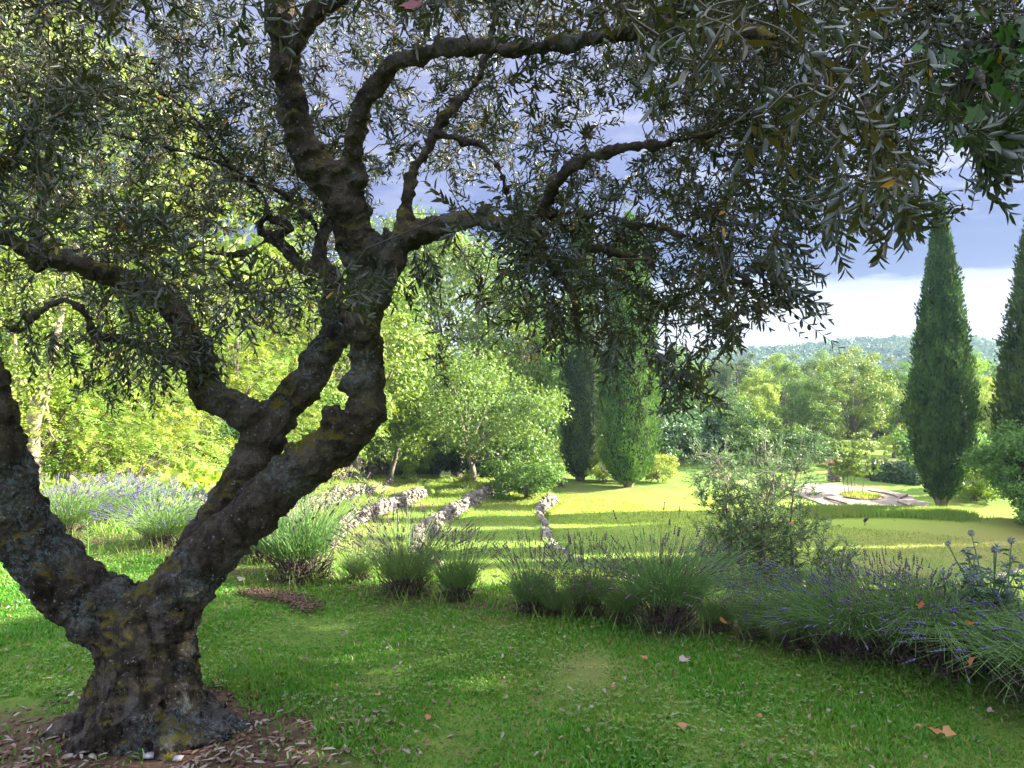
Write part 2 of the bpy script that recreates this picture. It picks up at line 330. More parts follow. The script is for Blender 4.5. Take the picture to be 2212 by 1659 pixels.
M = dict(
    bark=bark_mat(), ground=ground_mat(),
    olive=leaf_mat("olive_leaf", (.018, .038, .010), (.034, .060, .016), (.060, .052, .012), back=(.032, .047, .033), transl=.2, rough=.42, nscale=2.2, spec=.5, rare=((.36, .19, .02), .012)),
    twig=plain_mat("twig_bark", (.045, .038, .028), (.09, .078, .06), 8, .8, .2, 60),
    grass=leaf_mat("grass_blade", (.060, .21, .016), (.11, .28, .028), (.13, .26, .034), transl=.4, rough=.5, nscale=1.6, rare=((.33, .27, .13), .05)),
    grass2=leaf_mat("short_grass", (.14, .23, .028), (.20, .29, .045), (.23, .26, .06), transl=.4, rough=.6, nscale=.5),
    clover=leaf_mat("clover_leaf", (.09, .20, .03), (.14, .28, .05), None, transl=.35, rough=.5),
    lavleaf=leaf_mat("lavender_leaf", (.11, .20, .055), (.17, .265, .10), (.085, .17, .035), transl=.25, rough=.6, nscale=3),
    lavstem=leaf_mat("lavender_stem", (.13, .24, .06), (.20, .31, .11), None, transl=.2, rough=.6),
    lavfl=leaf_mat("lavender_flower", (.09, .06, .24), (.15, .095, .34), (.10, .07, .11), transl=.2, rough=.7, nscale=9),
    lavdry=leaf_mat("lavender_flower_faded", (.10, .07, .09), (.16, .11, .13), None, transl=.15, rough=.8),
    wood=plain_mat("lavender_wood", (.075, .055, .045), (.17, .13, .105), 12, .9, .4, 40, island=True),
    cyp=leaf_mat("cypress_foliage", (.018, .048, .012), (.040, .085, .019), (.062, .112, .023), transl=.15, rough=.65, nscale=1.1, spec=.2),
    cyp_sunlit=leaf_mat("sunlit_cypress_foliage", (.030, .085, .014), (.065, .145, .024), (.09, .18, .028), transl=.2, rough=.65, nscale=1.1, spec=.2),  # lit copy of the cypress foliage, sunlight put into the brighter colour
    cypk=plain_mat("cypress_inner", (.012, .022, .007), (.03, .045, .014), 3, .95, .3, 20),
    oak=leaf_mat("oak_leaf", (.12, .185, .025), (.21, .27, .05), (.075, .15, .022), transl=.24, rough=.55, nscale=.5, spec=.35),
    ash=leaf_mat("pinnate_leaf", (.065, .17, .012), (.16, .29, .022), (.22, .28, .022), transl=.30, rough=.5, nscale=.9),
    lime=leaf_mat("yellow_green_leaf", (.18, .26, .035), (.27, .33, .06), (.14, .22, .03), transl=.35, rough=.55, nscale=.7),
    mid=leaf_mat("mid_green_leaf", (.06, .135, .018), (.115, .205, .034), (.10, .185, .03), transl=.3, rough=.6, nscale=.6),
    pine=leaf_mat("pine_needle", (.07, .11, .04), (.12, .155, .065), (.10, .14, .05), transl=.15, rough=.7, nscale=.8, spec=.2),
    dark=leaf_mat("dark_shrub_leaf", (.035, .095, .025), (.07, .15, .045), (.05, .10, .03), transl=.25, rough=.5, nscale=1.2),
    vine=leaf_mat("vine_leaf", (.17, .29, .03), (.30, .40, .045), (.11, .24, .035), transl=.38, rough=.6, nscale=2.5),
    silver=leaf_mat("silver_leaf", (.14, .20, .13), (.22, .29, .19), (.12, .20, .10), transl=.25, rough=.5, nscale=3),
    yel=leaf_mat("yellow_flower", (.55, .52, .09), (.72, .66, .16), None, transl=.3, rough=.7),
    trunk=plain_mat("tree_bark", (.10, .08, .06), (.20, .17, .13), 4, .9, .6, 14),
    paletrunk=plain_mat("pale_bark", (.14, .105, .075), (.28, .22, .16), 5, .9, .6, 14),
    stone=plain_mat("dry_stone", (.11, .095, .078), (.42, .36, .285), 7, .9, .6, 25, island=True),
    gravel=plain_mat("gravel", (.17, .135, .10), (.27, .22, .17), 5, .95, .5, 60),
    timber=plain_mat("old_timber", (.14, .10, .075), (.24, .18, .13), 5, .9, .4, 30),
    redleaf=leaf_mat("dark_red_leaf", (.10, .02, .012), (.14, .03, .02), None, transl=.2),
    tile=plain_mat("roof_tile", (.28, .11, .07), (.40, .18, .11), 8, .85, .4, 30),
    dryleaf=leaf_mat("dry_leaf", (.30, .11, .035), (.42, .21, .085), None, transl=.25, rough=.6),
    paleleaf=leaf_mat("pale_dry_leaf", (.26, .21, .15), (.40, .35, .28), None, transl=.15, rough=.6),
    litter=leaf_mat("leaf_litter", (.15, .12, .09), (.34, .30, .25), (.16, .09, .05), transl=.1, rough=.7, nscale=6),
    clod=plain_mat("red_soil", (.07, .040, .026), (.13, .082, .055), 9, .95, .5, 40),
    olive2=leaf_mat("young_olive_leaf", (.085, .16, .07), (.14, .22, .11), (.06, .13, .05), transl=.25, rough=.5, nscale=3),
    thistle=leaf_mat("thistle_leaf", (.07, .14, .07), (.12, .20, .11), None, transl=.2, rough=.55),
    thead=plain_mat("thistle_head", (.16, .19, .20), (.26, .29, .31), 40, .9, .5, 120),
    plane=leaf_mat("plane_leaf", (.035, .10, .03), (.065, .15, .035), None, transl=.4, rough=.45),
    metal=plain_mat("dark_metal", (.03, .03, .032), (.05, .05, .05), 8, .5, .1, 40),
    pebble=plain_mat("white_pebble", (.20, .20, .205), (.32, .32, .33), 9, .8, .3, 40),
    forest=leaf_mat("forest_canopy", (.030, .065, .030), (.06, .105, .035), (.085, .13, .04), transl=.2, rough=.7, nscale=.03, spec=.2),
)

# ------------------------------------------------------------------ ground sheet
def build_ground():
    NT = 480; th = np.linspace(0, 360, NT, endpoint=False); r4, r3, r2, r1 = radii(th); rings = []
    def between(a, b, n): return [a + (b - a) * k / n for k in range(1, n + 1)]
    e = .05; z0 = np.zeros(NT)
    rings += [z0 + .05, z0 + 2, z0 + 4, z0 + 6]; rings += [r4 - e, r4 + e * .2]; rings += between(r4 + e * .2, r3 - e, 4); rings += [r3 + e * .2] + between(r3 + e * .2, r2 - e, 4)
    rings += [r2 + e * .2] + between(r2 + e * .2, r1 - e, 3); rings += [r1 + e * .2] + between(r1 + e * .2, z0 + 23.4, 14)
    rings += [z0 + 23.4 + .33 * k for k in range(1, 34)]; a = 34.5
    while a < 760: rings.append(z0 + a); a *= 1.06
    rr = np.array(rings); t = np.radians(th)[None]; x = C0[0] + rr * np.cos(t); y = C0[1] + rr * np.sin(t); z = height(x, y)
    m, n = rr.shape; idx = np.arange(m * n).reshape(m, n); nx = np.roll(idx, -1, 1)
    mb = MB(); mb.add(np.stack([x, y, z], -1).reshape(-1, 3), np.stack([idx[:-1], idx[1:], nx[1:], nx[:-1]], -1).reshape(-1, 4),
                      [(0, i, (i + 1) % n) for i in range(1, n - 1)])
    tag(mb.obj('ground', M['ground'], smooth=False), kind='structure')
build_ground()

# ------------------------------------------------------------------ dry stone walls
def rock(mb, g, c, s, ax=None):
    """one irregular stone: a cut cube"""
    v = np.array([[x, y, z] for x in (-1, 0, 1) for y in (-1, 0, 1) for z in (-1, 0, 1) if (x, y, z) != (0, 0, 0)], float)
    l = np.linalg.norm(v, axis=1, keepdims=True); v = v / l ** .45; v = v * (1 + g.normal(size=v.shape) * .13)
    v = v * s * .5
    if ax is not None: v = v[:, :1] * ax[0] + v[:, 1:2] * ax[1] + v[:, 2:] * ax[2]
    mb.add(v + c, ROCKF)
def _rockf():
    pts = [(x, y, z) for x in (-1, 0, 1) for y in (-1, 0, 1) for z in (-1, 0, 1) if (x, y, z) != (0, 0, 0)]; ix = {p: i for i, p in enumerate(pts)}; f = []
    for ax in range(3):
        for s in (-1, 1):
            for a in (-1, 0):
                for b in (-1, 0):
                    q = []
                    for (i, j) in ((a, b), (a + 1, b), (a + 1, b + 1), (a, b + 1)):
                        p = [0, 0, 0]; p[ax] = s; p[(ax + 1) % 3] = i; p[(ax + 2) % 3] = j; q.append(ix[tuple(p)])
                    f.append(q if s > 0 else q[::-1])
    return np.array(f)
ROCKF = _rockf()
def stone_wall(label, pts, hs, zb, seed, sz=.2, thick=.34, group=None):
    g = rng_(seed); mb = MB(); pts = np.asarray(pts, float); seg = np.hypot(*np.diff(pts, axis=0).T); S = np.concatenate([[0], np.cumsum(seg)])
    s = 0
    while s < S[-1]:
        w = sz * g.choice([.55, .8, 1.0, 1.5]); x = np.interp(s, S, pts[:, 0]); y = np.interp(s, S, pts[:, 1]); h = np.interp(s, S, hs); z0 = np.interp(s, S, zb)
        x2 = np.interp(s + .1, S, pts[:, 0]); y2 = np.interp(s + .1, S, pts[:, 1]); t = np.array([x2 - x + 1e-9, y2 - y, 0]); t /= np.linalg.norm(t); nn = np.array([-t[1], t[0], 0])
        for off in (-thick * .28, thick * .28):
            z = -0.08
            while z < h - .02:
                hh = sz * g.uniform(.35, .8); ww = w * g.uniform(.8, 1.3)
                a = g.normal() * .12; ax = [t * math.cos(a) + np.array([0, 0, math.sin(a)]), nn, np.array([0, 0, math.cos(a)]) - t * math.sin(a)]
                rock(mb, g, np.array([x, y, z0 + z + hh / 2]) + t * g.normal() * .03 + nn * (off + g.normal() * .035), np.array([ww * 1.1, thick * .62, hh * 1.15]), ax); z += hh
        s += w * .8
    o = mb.obj('dry_stone_wall', M['stone']); tag(o, label, 'stone wall', group)
def arc(tab, a0, a1, n=50, dr=0.0):
    th = np.linspace(a0, a1, n); r = np.interp(th, TH, tab) + dr; t = np.radians(th); return np.stack([C0[0] + r * np.cos(t), C0[1] + r * np.sin(t)], -1), th
GW = 'curved dry stone walls of the grass terraces'
for (tab, lv, a0, a1, lab, sd_) in ((R4, 0, 157, 318, 'lowest curved dry stone wall round the flat round lawn', 1), (R3, 1, 159, 300, 'long curved stone wall, second step up from the round lawn, reaching the small dark tree', 2),
                                    (R2, 2, 185, 290, 'pale curved stone wall, third step up from the round lawn', 3), (R1, 3, 194, 262, 'topmost curved stone wall of the grass terraces, far left one', 4)):
    pts, th = arc(tab, a0, a1, 70, .02); a = amp(th); ends = sms(th, a0 - 1, a0 + 5)
    zb = height(C0[0] + (np.interp(th, TH, tab) - .12) * np.cos(np.radians(th)), C0[1] + (np.interp(th, TH, tab) - .12) * np.sin(np.radians(th)))
    zt = height(C0[0] + (np.interp(th, TH, tab) + .12) * np.cos(np.radians(th)), C0[1] + (np.interp(th, TH, tab) + .12) * np.sin(np.radians(th)))
    stone_wall(lab, pts, (zt - zb + .01) * (.35 + .65 * ends), zb, sd_, .12, .20, group=GW)
pp = np.array([[-9.5, 28.0], [-7.4, 29.3], [-6.4, 30.0], [-5.4, 31.2], [-4.6, 32.4]])
stone_wall('taller rough stone wall behind the leaning thin tree at the back of the terraces', pp, [.95, 1.0, .95, .85, .5], [hz(*p) - .05 for p in pp], 9, .17, .36)

# ------------------------------------------------------------------ the big olive tree
def build_olive():
    g = rng_(11); root = thing('olive_tree', 'old gnarled olive tree with forked lichen covered trunk and dark crown filling the foreground', 'tree', (0, 0, 0))
    base = P(315, 1590, 3.4); root.location = (base[0], base[1], 0)
    off = np.array([base[0], base[1], 0.0])
    LIMBS = [
        [(330, 1660, 3.38, 125), (322, 1600, 3.4, 116), (318, 1530, 3.4, 104), (318, 1450, 3.4, 99), (315, 1380, 3.4, 102), (300, 1320, 3.4, 103)],
        [(270, 1345, 3.38, 84.3), (195, 1300, 3.35, 72.2), (110, 1225, 3.3, 67.1), (50, 1140, 3.25, 63.6), (15, 1040, 3.2, 60.2), (-12, 940, 3.15, 53.3), (-36, 820, 3.1, 42.3), (-70, 690, 3.0, 37.8), (-130, 520, 2.9, 32.4), (-160, 330, 2.8, 26.6)],
        [(345, 1350, 3.38, 75.7), (392, 1270, 3.36, 63.6), (460, 1190, 3.34, 55.0), (530, 1125, 3.32, 53.3), (600, 1055, 3.3, 49.9), (665, 1000, 3.28, 48.2), (735, 950, 3.26, 48.2), (785, 893, 3.25, 41.4), (790, 800, 3.24, 36.9), (787, 700, 3.22, 36.9), (785, 600, 3.2, 38.7), (768, 525, 3.18, 44.7), (752, 450, 3.16, 43.2), (725, 400, 3.14, 42.3), (675, 355, 3.12, 40.5), (648, 290, 3.1, 33.3), (626, 200, 3.07, 30.6), (612, 100, 3.04, 29.7), (602, 0, 3.0, 28.5), (590, -140, 2.95, 24.7), (560, -330, 2.9, 17.1)],
        [(385, 1275, 3.5, 53.3), (440, 1180, 3.55, 51.6), (497, 1095, 3.58, 49.9), (545, 1010, 3.6, 48.2), (570, 930, 3.62, 46.4)],
        [(560, 920, 3.62, 41.4), (500, 878, 3.62, 34.2), (448, 850, 3.6, 33.3), (436, 805, 3.6, 28.8), (428, 768, 3.58, 32.4), (404, 725, 3.56, 25.6), (385, 682, 3.54, 28.5), (350, 646, 3.5, 27.9), (305, 618, 3.46, 25.6), (240, 592, 3.4, 23.8), (170, 570, 3.34, 21.8), (95, 552, 3.28, 20.9), (30, 525, 3.2, 16.1), (-60, 490, 3.1, 12.3), (-200, 430, 2.9, 8.5)],
        [(404, 790, 3.55, 14.2), (340, 762, 3.5, 11.4), (268, 735, 3.45, 10.4), (205, 727, 3.4, 11.4), (190, 692, 3.38, 9.5), (165, 660, 3.36, 8.5), (128, 651, 3.34, 8.5), (88, 668, 3.3, 7.6), (42, 712, 3.26, 7.6), (0, 700, 3.2, 6.6), (-60, 690, 3.1, 4.8)],
        [(80, 545, 3.28, 16.1), (75, 515, 3.27, 14.2), (85, 455, 3.25, 12.3), (97, 400, 3.22, 10.4), (102, 330, 3.2, 8.5), (112, 280, 3.15, 6.6), (140, 200, 3.1, 4.8)],
        [(570, 925, 3.62, 41.4), (610, 885, 3.64, 37.8), (655, 835, 3.68, 36.0), (690, 775, 3.72, 33.3), (722, 728, 3.76, 29.7), (760, 680, 3.8, 26.6), (800, 600, 3.85, 19.0), (840, 500, 3.9, 14.2)],
        [(722, 715, 3.76, 22.8), (718, 660, 3.78, 20.9), (716, 610, 3.8, 22.8), (700, 572, 3.82, 19.9), (690, 545, 3.84, 17.1), (706, 480, 3.86, 9.5), (700, 400, 3.9, 7.6)],
        [(690, 590, 3.82, 14.2), (650, 572, 3.8, 12.3), (620, 540, 3.78, 10.4), (588, 515, 3.76, 9.5), (560, 492, 3.74, 9.5), (575, 462, 3.72, 8.5), (572, 432, 3.7, 7.6), (556, 410, 3.68, 5.7), (500, 380, 3.6, 4.8)],
        [(574, 468, 3.73, 6.6), (620, 485, 3.75, 6.6), (630, 498, 3.75, 5.7), (590, 510, 3.76, 5.7), (520, 548, 3.7, 5.7), (440, 545, 3.65, 3.8)],
        [(700, 560, 3.82, 9.5), (685, 500, 3.78, 6.6), (640, 440, 3.74, 5.7), (560, 395, 3.66, 5.7), (470, 350, 3.56, 4.8), (330, 310, 3.4, 3.8), (200, 280, 3.3, 2.8)],
        [(808, 650, 3.2, 28.5), (836, 600, 3.16, 27.5), (852, 560, 3.12, 28.5), (872, 520, 3.1, 28.8), (908, 500, 3.07, 27.5), (955, 490, 3.04, 21.8), (1005, 478, 3.0, 19.0), (1060, 478, 2.97, 17.1), (1110, 483, 2.94, 17.1), (1150, 478, 2.9, 17.1), (1178, 440, 2.86, 14.2), (1196, 400, 2.82, 13.3), (1230, 362, 2.78, 12.3), (1280, 336, 2.72, 10.4), (1345, 320, 2.66, 9.5), (1430, 310, 2.56, 7.6), (1540, 285, 2.4, 5.7), (1650, 240, 2.2, 4.8)],
        [(868, 505, 3.1, 20.9), (880, 455, 3.12, 16.1), (884, 400, 3.14, 13.3), (892, 368, 3.16, 10.4), (925, 320, 3.2, 9.5), (950, 270, 3.22, 9.5), (985, 222, 3.25, 9.5), (1022, 188, 3.28, 8.5), (1045, 135, 3.3, 7.6), (1065, 60, 3.32, 5.7), (1090, -40, 3.3, 3.8)],
        [(950, 285, 3.22, 7.6), (1000, 305, 3.2, 6.6), (1050, 320, 3.18, 5.7), (1085, 380, 3.15, 4.8), (1100, 450, 3.1, 3.8)],
        [(1150, 475, 2.9, 11.4), (1215, 462, 2.86, 8.5), (1290, 465, 2.82, 7.6), (1350, 480, 2.78, 6.6), (1390, 510, 2.76, 6.6), (1402, 560, 2.74, 5.7), (1450, 620, 2.7, 3.8)],
        [(1340, 480, 2.78, 5.7), (1420, 490, 2.72, 5.7), (1500, 520, 2.64, 4.8), (1560, 560, 2.58, 3.8), (1620, 610, 2.5, 2.8)],
        [(1085, 487, 2.95, 10.4), (1130, 520, 2.94, 8.5), (1170, 555, 2.93, 8.5), (1205, 592, 2.92, 7.6), (1235, 640, 2.9, 5.7), (1250, 720, 2.88, 3.8)],
        [(1210, 590, 2.92, 5.7), (1255, 542, 2.9, 5.7), (1310, 540, 2.88, 5.7), (1360, 570, 2.86, 4.8), (1400, 640, 2.84, 3.8)],
        [(740, 400, 3.14, 34.2), (762, 345, 3.1, 23.8), (768, 290, 3.06, 20.9), (781, 238, 3.02, 20.9), (812, 185, 2.98, 19.9), (855, 140, 2.92, 19.0), (905, 124, 2.87, 18.1), (950, 105, 2.82, 19.9), (1020, 102, 2.74, 17.1), (1085, 104, 2.68, 16.1), (1150, 100, 2.6, 17.1), (1225, 95, 2.52, 16.1), (1310, 80, 2.42, 13.3), (1420, 60, 2.3, 10.4), (1550, 60, 2.1, 8.5), (1700, 90, 1.9, 6.6), (1830, 170, 1.7, 4.8), (1920, 300, 1.55, 3.8)],
        [(1420, 60, 2.3, 8.5), (1600, -40, 2.15, 7.6), (1850, -60, 1.95, 5.7), (2050, 40, 1.8, 4.8), (2130, 200, 1.7, 3.8)],
        [(622, 130, 3.05, 24.7), (645, 75, 3.02, 20.9), (688, 25, 2.98, 18.1), (735, -2, 2.94, 16.1), (790, -50, 2.9, 14.2), (880, -140, 2.8, 11.4), (1000, -260, 2.7, 8.5)],
        [(945, 110, 2.82, 8.5), (948, 60, 2.8, 6.6), (935, 0, 2.78, 5.7), (930, -80, 2.75, 3.8)],
        [(490, 350, 3.58, 3.8), (450, 290, 3.5, 3.8), (390, 230, 3.4, 2.8), (300, 170, 3.3, 2.8)],
    ]
    mb = MB(); nodes = []; nrad = []
    for li, L_ in enumerate(LIMBS):
        pts = []; rad = []
        for (u, v, d, r) in L_: pts.append(P(u, v, d)); rad.append(r / F_PX * d)
        pts = np.array(pts); rad = np.array(rad)
        c, rr = catmull(pts, rad, 5); jit = np.array([[math.sin(i * 1.9 + li), math.cos(i * 2.3 + li), math.sin(i * 1.3 + 2 * li)] for i in range(len(c))])
        rr = rr * (1 + .04 * jit[:, 0] + .03 * g.normal(size=len(rr))); c = c + jit * rr[:, None] * .035
        nodes.append(c); nrad.append(rr)
        tube(mb, c - off, rr, 14, 1)
    # root flare, knots and burrs
    for k in range(9):
        a = k * 2 * np.pi / 9 + g.normal() * .2; L = g.uniform(.17, .27); b0 = np.array([base[0], base[1], 0.0]); dv = np.array([math.cos(a), math.sin(a), 0])
        tube(mb, np.array([b0 + dv * .10 + [0, 0, .36], b0 + dv * .19 + [0, 0, .14], b0 + dv * L * .8 + [0, 0, .04], b0 + dv * L * 1.15 + [0, 0, -.05]]) - off, [.075, .07, .055, .025], 10, 4)
    for a, L in ((.1, .52), (.75, .40), (1.9, .45), (2.7, .5), (3.3, .46), (4.0, .36), (5.5, .42)):
        b0 = np.array([base[0], base[1], 0.0]); dv = np.array([math.cos(a), math.sin(a), 0]); sv = np.array([-dv[1], dv[0], 0])
        tube(mb, np.array([b0 + dv * .12 + [0, 0, .16], b0 + dv * .24 + sv * .02 + [0, 0, .07], b0 + dv * L * .75 - sv * .04 + [0, 0, .025], b0 + dv * L + sv * .02 + [0, 0, -.03]]) - off, [.075, .055, .04, .022], 9, 4)
    def knot(u, v, d, r, k=1.0):
        p = P(u, v, d) - off; r = r / F_PX * d; q = nrm(g.normal(size=(1, 3)))[0] * r * .3
        tube(mb, [p - q * 2, p - q, p + q, p + q * 2], [r * .5, r, r * .95, r * .45], 10, 3)
    for kk in ((540, 1085, 3.3, 35), (575, 1048, 3.25, 28), (585, 1040, 3.22, 16), (640, 980, 3.25, 30), (720, 905, 3.25, 34),
               (800, 885, 3.24, 40), (335, 640, 3.5, 34), (318, 655, 3.5, 20), (436, 775, 3.58, 36), (410, 770, 3.55, 30), (735, 440, 3.12, 45), (770, 380, 3.12, 28), (800, 540, 3.15, 36), (770, 830, 3.22, 38), (905, 505, 3.05, 30), (560, 905, 3.6, 45),
               (1050, 460, 2.97, 20), (712, 660, 3.76, 24), (85, 575, 3.28, 18), (430, 1560, 3.34, 40), (465, 1590, 3.3, 34), (410, 1600, 3.25, 34)): knot(*kk)
    raw = mb.obj('tmp', None)
    md = raw.modifiers.new('r', 'REMESH'); md.mode = 'VOXEL'; md.voxel_size = .007; md.use_smooth_shade = True
    ms = raw.modifiers.new('s', 'SMOOTH'); ms.factor = .5; ms.iterations = 3
    for nm, sz, st in (('a', .14, .032), ('b', .05, .013), ('c', .018, .008)):
        tx = bpy.data.textures.new('n' + nm, 'CLOUDS'); tx.noise_scale = sz; tx.noise_depth = 3
        dm = raw.modifiers.new(nm, 'DISPLACE'); dm.texture = tx; dm.strength = st; dm.mid_level = .5; dm.texture_coords = 'LOCAL'
    tx = bpy.data.textures.new('ridge', 'MUSGRAVE'); tx.musgrave_type = 'RIDGED_MULTIFRACTAL'; tx.noise_scale = .075; tx.octaves = 4; tx.noise_intensity = .8
    dm = raw.modifiers.new('d', 'DISPLACE'); dm.texture = tx; dm.strength = .016; dm.mid_level = .6; dm.texture_coords = 'LOCAL'
    dg = bpy.context.evaluated_depsgraph_get(); me = bpy.data.meshes.new_from_object(raw.evaluated_get(dg)); me.name = 'trunk'
    # thin branches must not be eaten by the coarse displacement: fade by original tubes kept inside
    bpy.data.objects.remove(raw); me.materials.clear(); me.materials.append(M['bark'])
    part('trunk', me, root)
    # ---- foliage
    grid = ["8765555677888999999887765", "8865556678767999999988753", "8888767677856799999997742", "8888888655777689999810011", "7777777533677788986410000",
            "6666676522368988630000000", "6666655400279886300000000", "4455322201146764100000000", "1132000000000112000000000"]
    cl = []
    def add_cells(u0, v0, s, c, dr, k=1.0):
        n = g.poisson(-math.log(1 - min(c, .95)) * (s * s / 1450.0) * k / 5)
        for _ in range(n): cl.append((u0 + g.uniform(0, s), v0 + g.uniform(0, s), g.uniform(*dr)))
    for j, row in enumerate(grid):
        for i, ch in enumerate(row):
            u0 = i * 100; v0 = j * 100; c = min(int(ch) / 10 + .04, .95) if ch != '0' else 0
            dr = (3.4, 6.8) if u0 < 1200 else ((2.9, 5.6) if u0 < 1500 else (2.3, 4.6))
            if g.uniform() < .12: dr = (2.4, 3.4)
            add_cells(u0, v0 - 35, 100, c, dr, 4.6 if u0 < 1000 else 3.5 if u0 < 1300 else 2.9 if u0 < 1500 else 2.1)
    for j in range(-7, 0):
        for i in range(-9, 24):
            add_cells(i * 100, j * 100, 100, .8 if i > -6 else .6, (1.6 + .3 * (-j) * .3, 4.6), 1.5)
    for j in range(0, 8):
        for i in range(-6, 0): add_cells(i * 100, j * 100, 100, .7 if j < 6 else .3, (2.2, 4.0), .8)
    ul = np.array([P(*c) for c in cl]); allnodes = np.concatenate(nodes); allr = np.concatenate(nrad)
    thin = allr < .045; cand = allnodes[thin]
    # order by distance, link each new cluster to nearest node
    D = np.array([np.min(np.linalg.norm(cand - p, axis=1)) for p in ul]); order = np.argsort(D); tree = list(cand); mt = MB(); ml = MB()
    T = np.zeros((len(cand) + 3 * len(ul), 3)); T[:len(cand)] = cand; nT = len(cand); a0, a1, a2, ra = [], [], [], []
    for i in order:
        p = ul[i]; k = int(np.argmin(np.linalg.norm(T[:nT] - p, axis=1) + np.maximum(0, T[:nT, 2] - p[2]) * .2)); q = T[k]; L = np.linalg.norm(p - q)
        mid = (p + q) / 2 + g.normal(size=3) * L * .10 + np.array([0, 0, .08 * L]); a0.append(q); a1.append(mid); a2.append(p); ra.append(.0022 + .006 * min(L, .6) * (k < len(cand)))
        T[nT] = p; T[nT + 1] = .5 * mid + .25 * (p + q); nT += 2
    a0, a1, a2, ra = map(np.array, (a0, a1, a2, ra)); tubes3(mt, a0 - off, a1 - off, a2 - off, ra + .0012, .0018, 5)
    K = 5; st = np.repeat(ul, K, 0); mdn = np.repeat(nrm(a2 - a0), K, 0)
    dd = nrm(mdn * .4 + rdir(g, len(st)) * .95 + np.array([0, 0, -.02])); st = st - np.repeat(a2 - a0, K, 0) * g.uniform(0, .35, (len(st), 1))
    ln = g.uniform(.12, .24, len(st))
    twigs(g, ml, mt, st - off, dd, ln, 8, .052, .0140, droop=.15, ang=.8)
    def connect(pts):
        nonlocal T, nT
        T = np.vstack([T[:nT], np.zeros((3 * len(pts), 3))])
        for p in sorted(pts, key=lambda q: np.min(np.linalg.norm(T[:nT] - q, axis=1))):
            q = T[int(np.argmin(np.linalg.norm(T[:nT] - p, axis=1)))]; L = np.linalg.norm(p - q); m = (p + q) / 2 + g.normal(size=3) * L * .14 + np.array([0, 0, .06 * L])
            c_, r_ = catmull([q, m, p], [.0030, .0024, .0016], 4); tube(mt, c_ - off, r_, 4, 1, cap=False); T[nT] = p; T[nT + 1] = m; nT += 2
    # low sprays hanging into the view
    SP = [(1190, 690, 2.9, .3, -1), (1130, 600, 2.95, -.4, -.8), (1640, 640, 2.5, .9, -.4), (1690, 660, 2.45, .9, -.6), (1600, 610, 2.5, .9, -.3), (1560, 660, 2.55, .8, -.6), (1480, 830, 2.7, .1, -1), (1475, 780, 2.7, -.2, -1), (1330, 770, 2.8, -.2, -1), (1420, 780, 2.75, .2, -1), (1500, 700, 2.65, .7, -.7),
          (1560, 700, 2.6, .8, -.5), (1230, 700, 2.85, -.5, -1), (1900, 450, 1.75, .1, -1), (1940, 460, 1.7, .3, -1), (1850, 430, 1.8, -.2, -1), (2080, 360, 1.6, .5, -.8), (2110, 340, 1.6, .6, -.7), (2120, 330, 1.6, .8, -.4), (1700, 480, 2.1, .5, -.5), (1790, 500, 2.0, .4, -.7), (1670, 540, 2.2, .5, -.7), (2100, 330, 1.6, .7, .2), (2150, 340, 1.65, .6, .5),
          (300, 780, 3.3, 0, -1), (340, 800, 3.3, .1, -1), (260, 790, 3.35, -.2, -1), (380, 790, 3.35, .4, -1), (420, 760, 3.4, .4, -1), (220, 740, 3.3, -.2, -1), (120, 760, 3.2, .2, -1), (60, 720, 3.2, 0, -1), (480, 700, 3.5, .2, -1), (560, 640, 3.6, .1, -1), (620, 640, 3.6, .1, -1), (870, 620, 3.1, .2, -1), (900, 580, 3.1, .3, -1)]
    s = []; d2 = []
    for (u, v, d, du, dz) in SP:
        for k in range(5): s.append(P(u + g.normal() * 14, v - 45 + g.normal() * 18, d + g.normal() * .08)); d2.append([du + g.normal() * .3, g.normal() * .3, dz + g.normal() * .25])
    s = np.array(s); twigs(g, ml, mt, s - off, np.array(d2), g.uniform(.14, .24, len(s)) * np.repeat([q[2] for q in SP], 5) / 3.1, 8, .056, .0145, droop=.1, ang=.7)
    connect(s[::5])
    # leaves hanging close to the lens
    NR = [(1400, 170), (1480, 190), (1560, 90), (1610, 20), (1650, 290), (1740, 160), (1800, 220), (1850, 290), (1900, 340), (1930, 240), (1960, 370), (1780, 60), (1700, 40), (1890, 160), (1960, 110), (1500, 40), (1890, 400), (1940, 410), (1820, 340), (1730, 290), (2000, 190), (1330, 60)]
    s = np.array([P(u + g.normal() * 25, v + g.normal() * 25 - 40, g.uniform(1.15, 1.5)) for (u, v) in NR for _ in range(2)])
    dd = np.stack([g.normal(size=len(s)) * .5 + .1, g.normal(size=len(s)) * .4, -.7 + g.normal(size=len(s)) * .35], -1)
    twigs(g, ml, mt, s - off, dd, g.uniform(.06, .11, len(s)), 4, .050, .0135, droop=.1, ang=.6)
    connect(s)
    part('twigs', mt.mesh('twigs', M['twig'], True), root); part('leaves', ml.mesh('leaves', M['olive']), root)
    return root
build_olive()

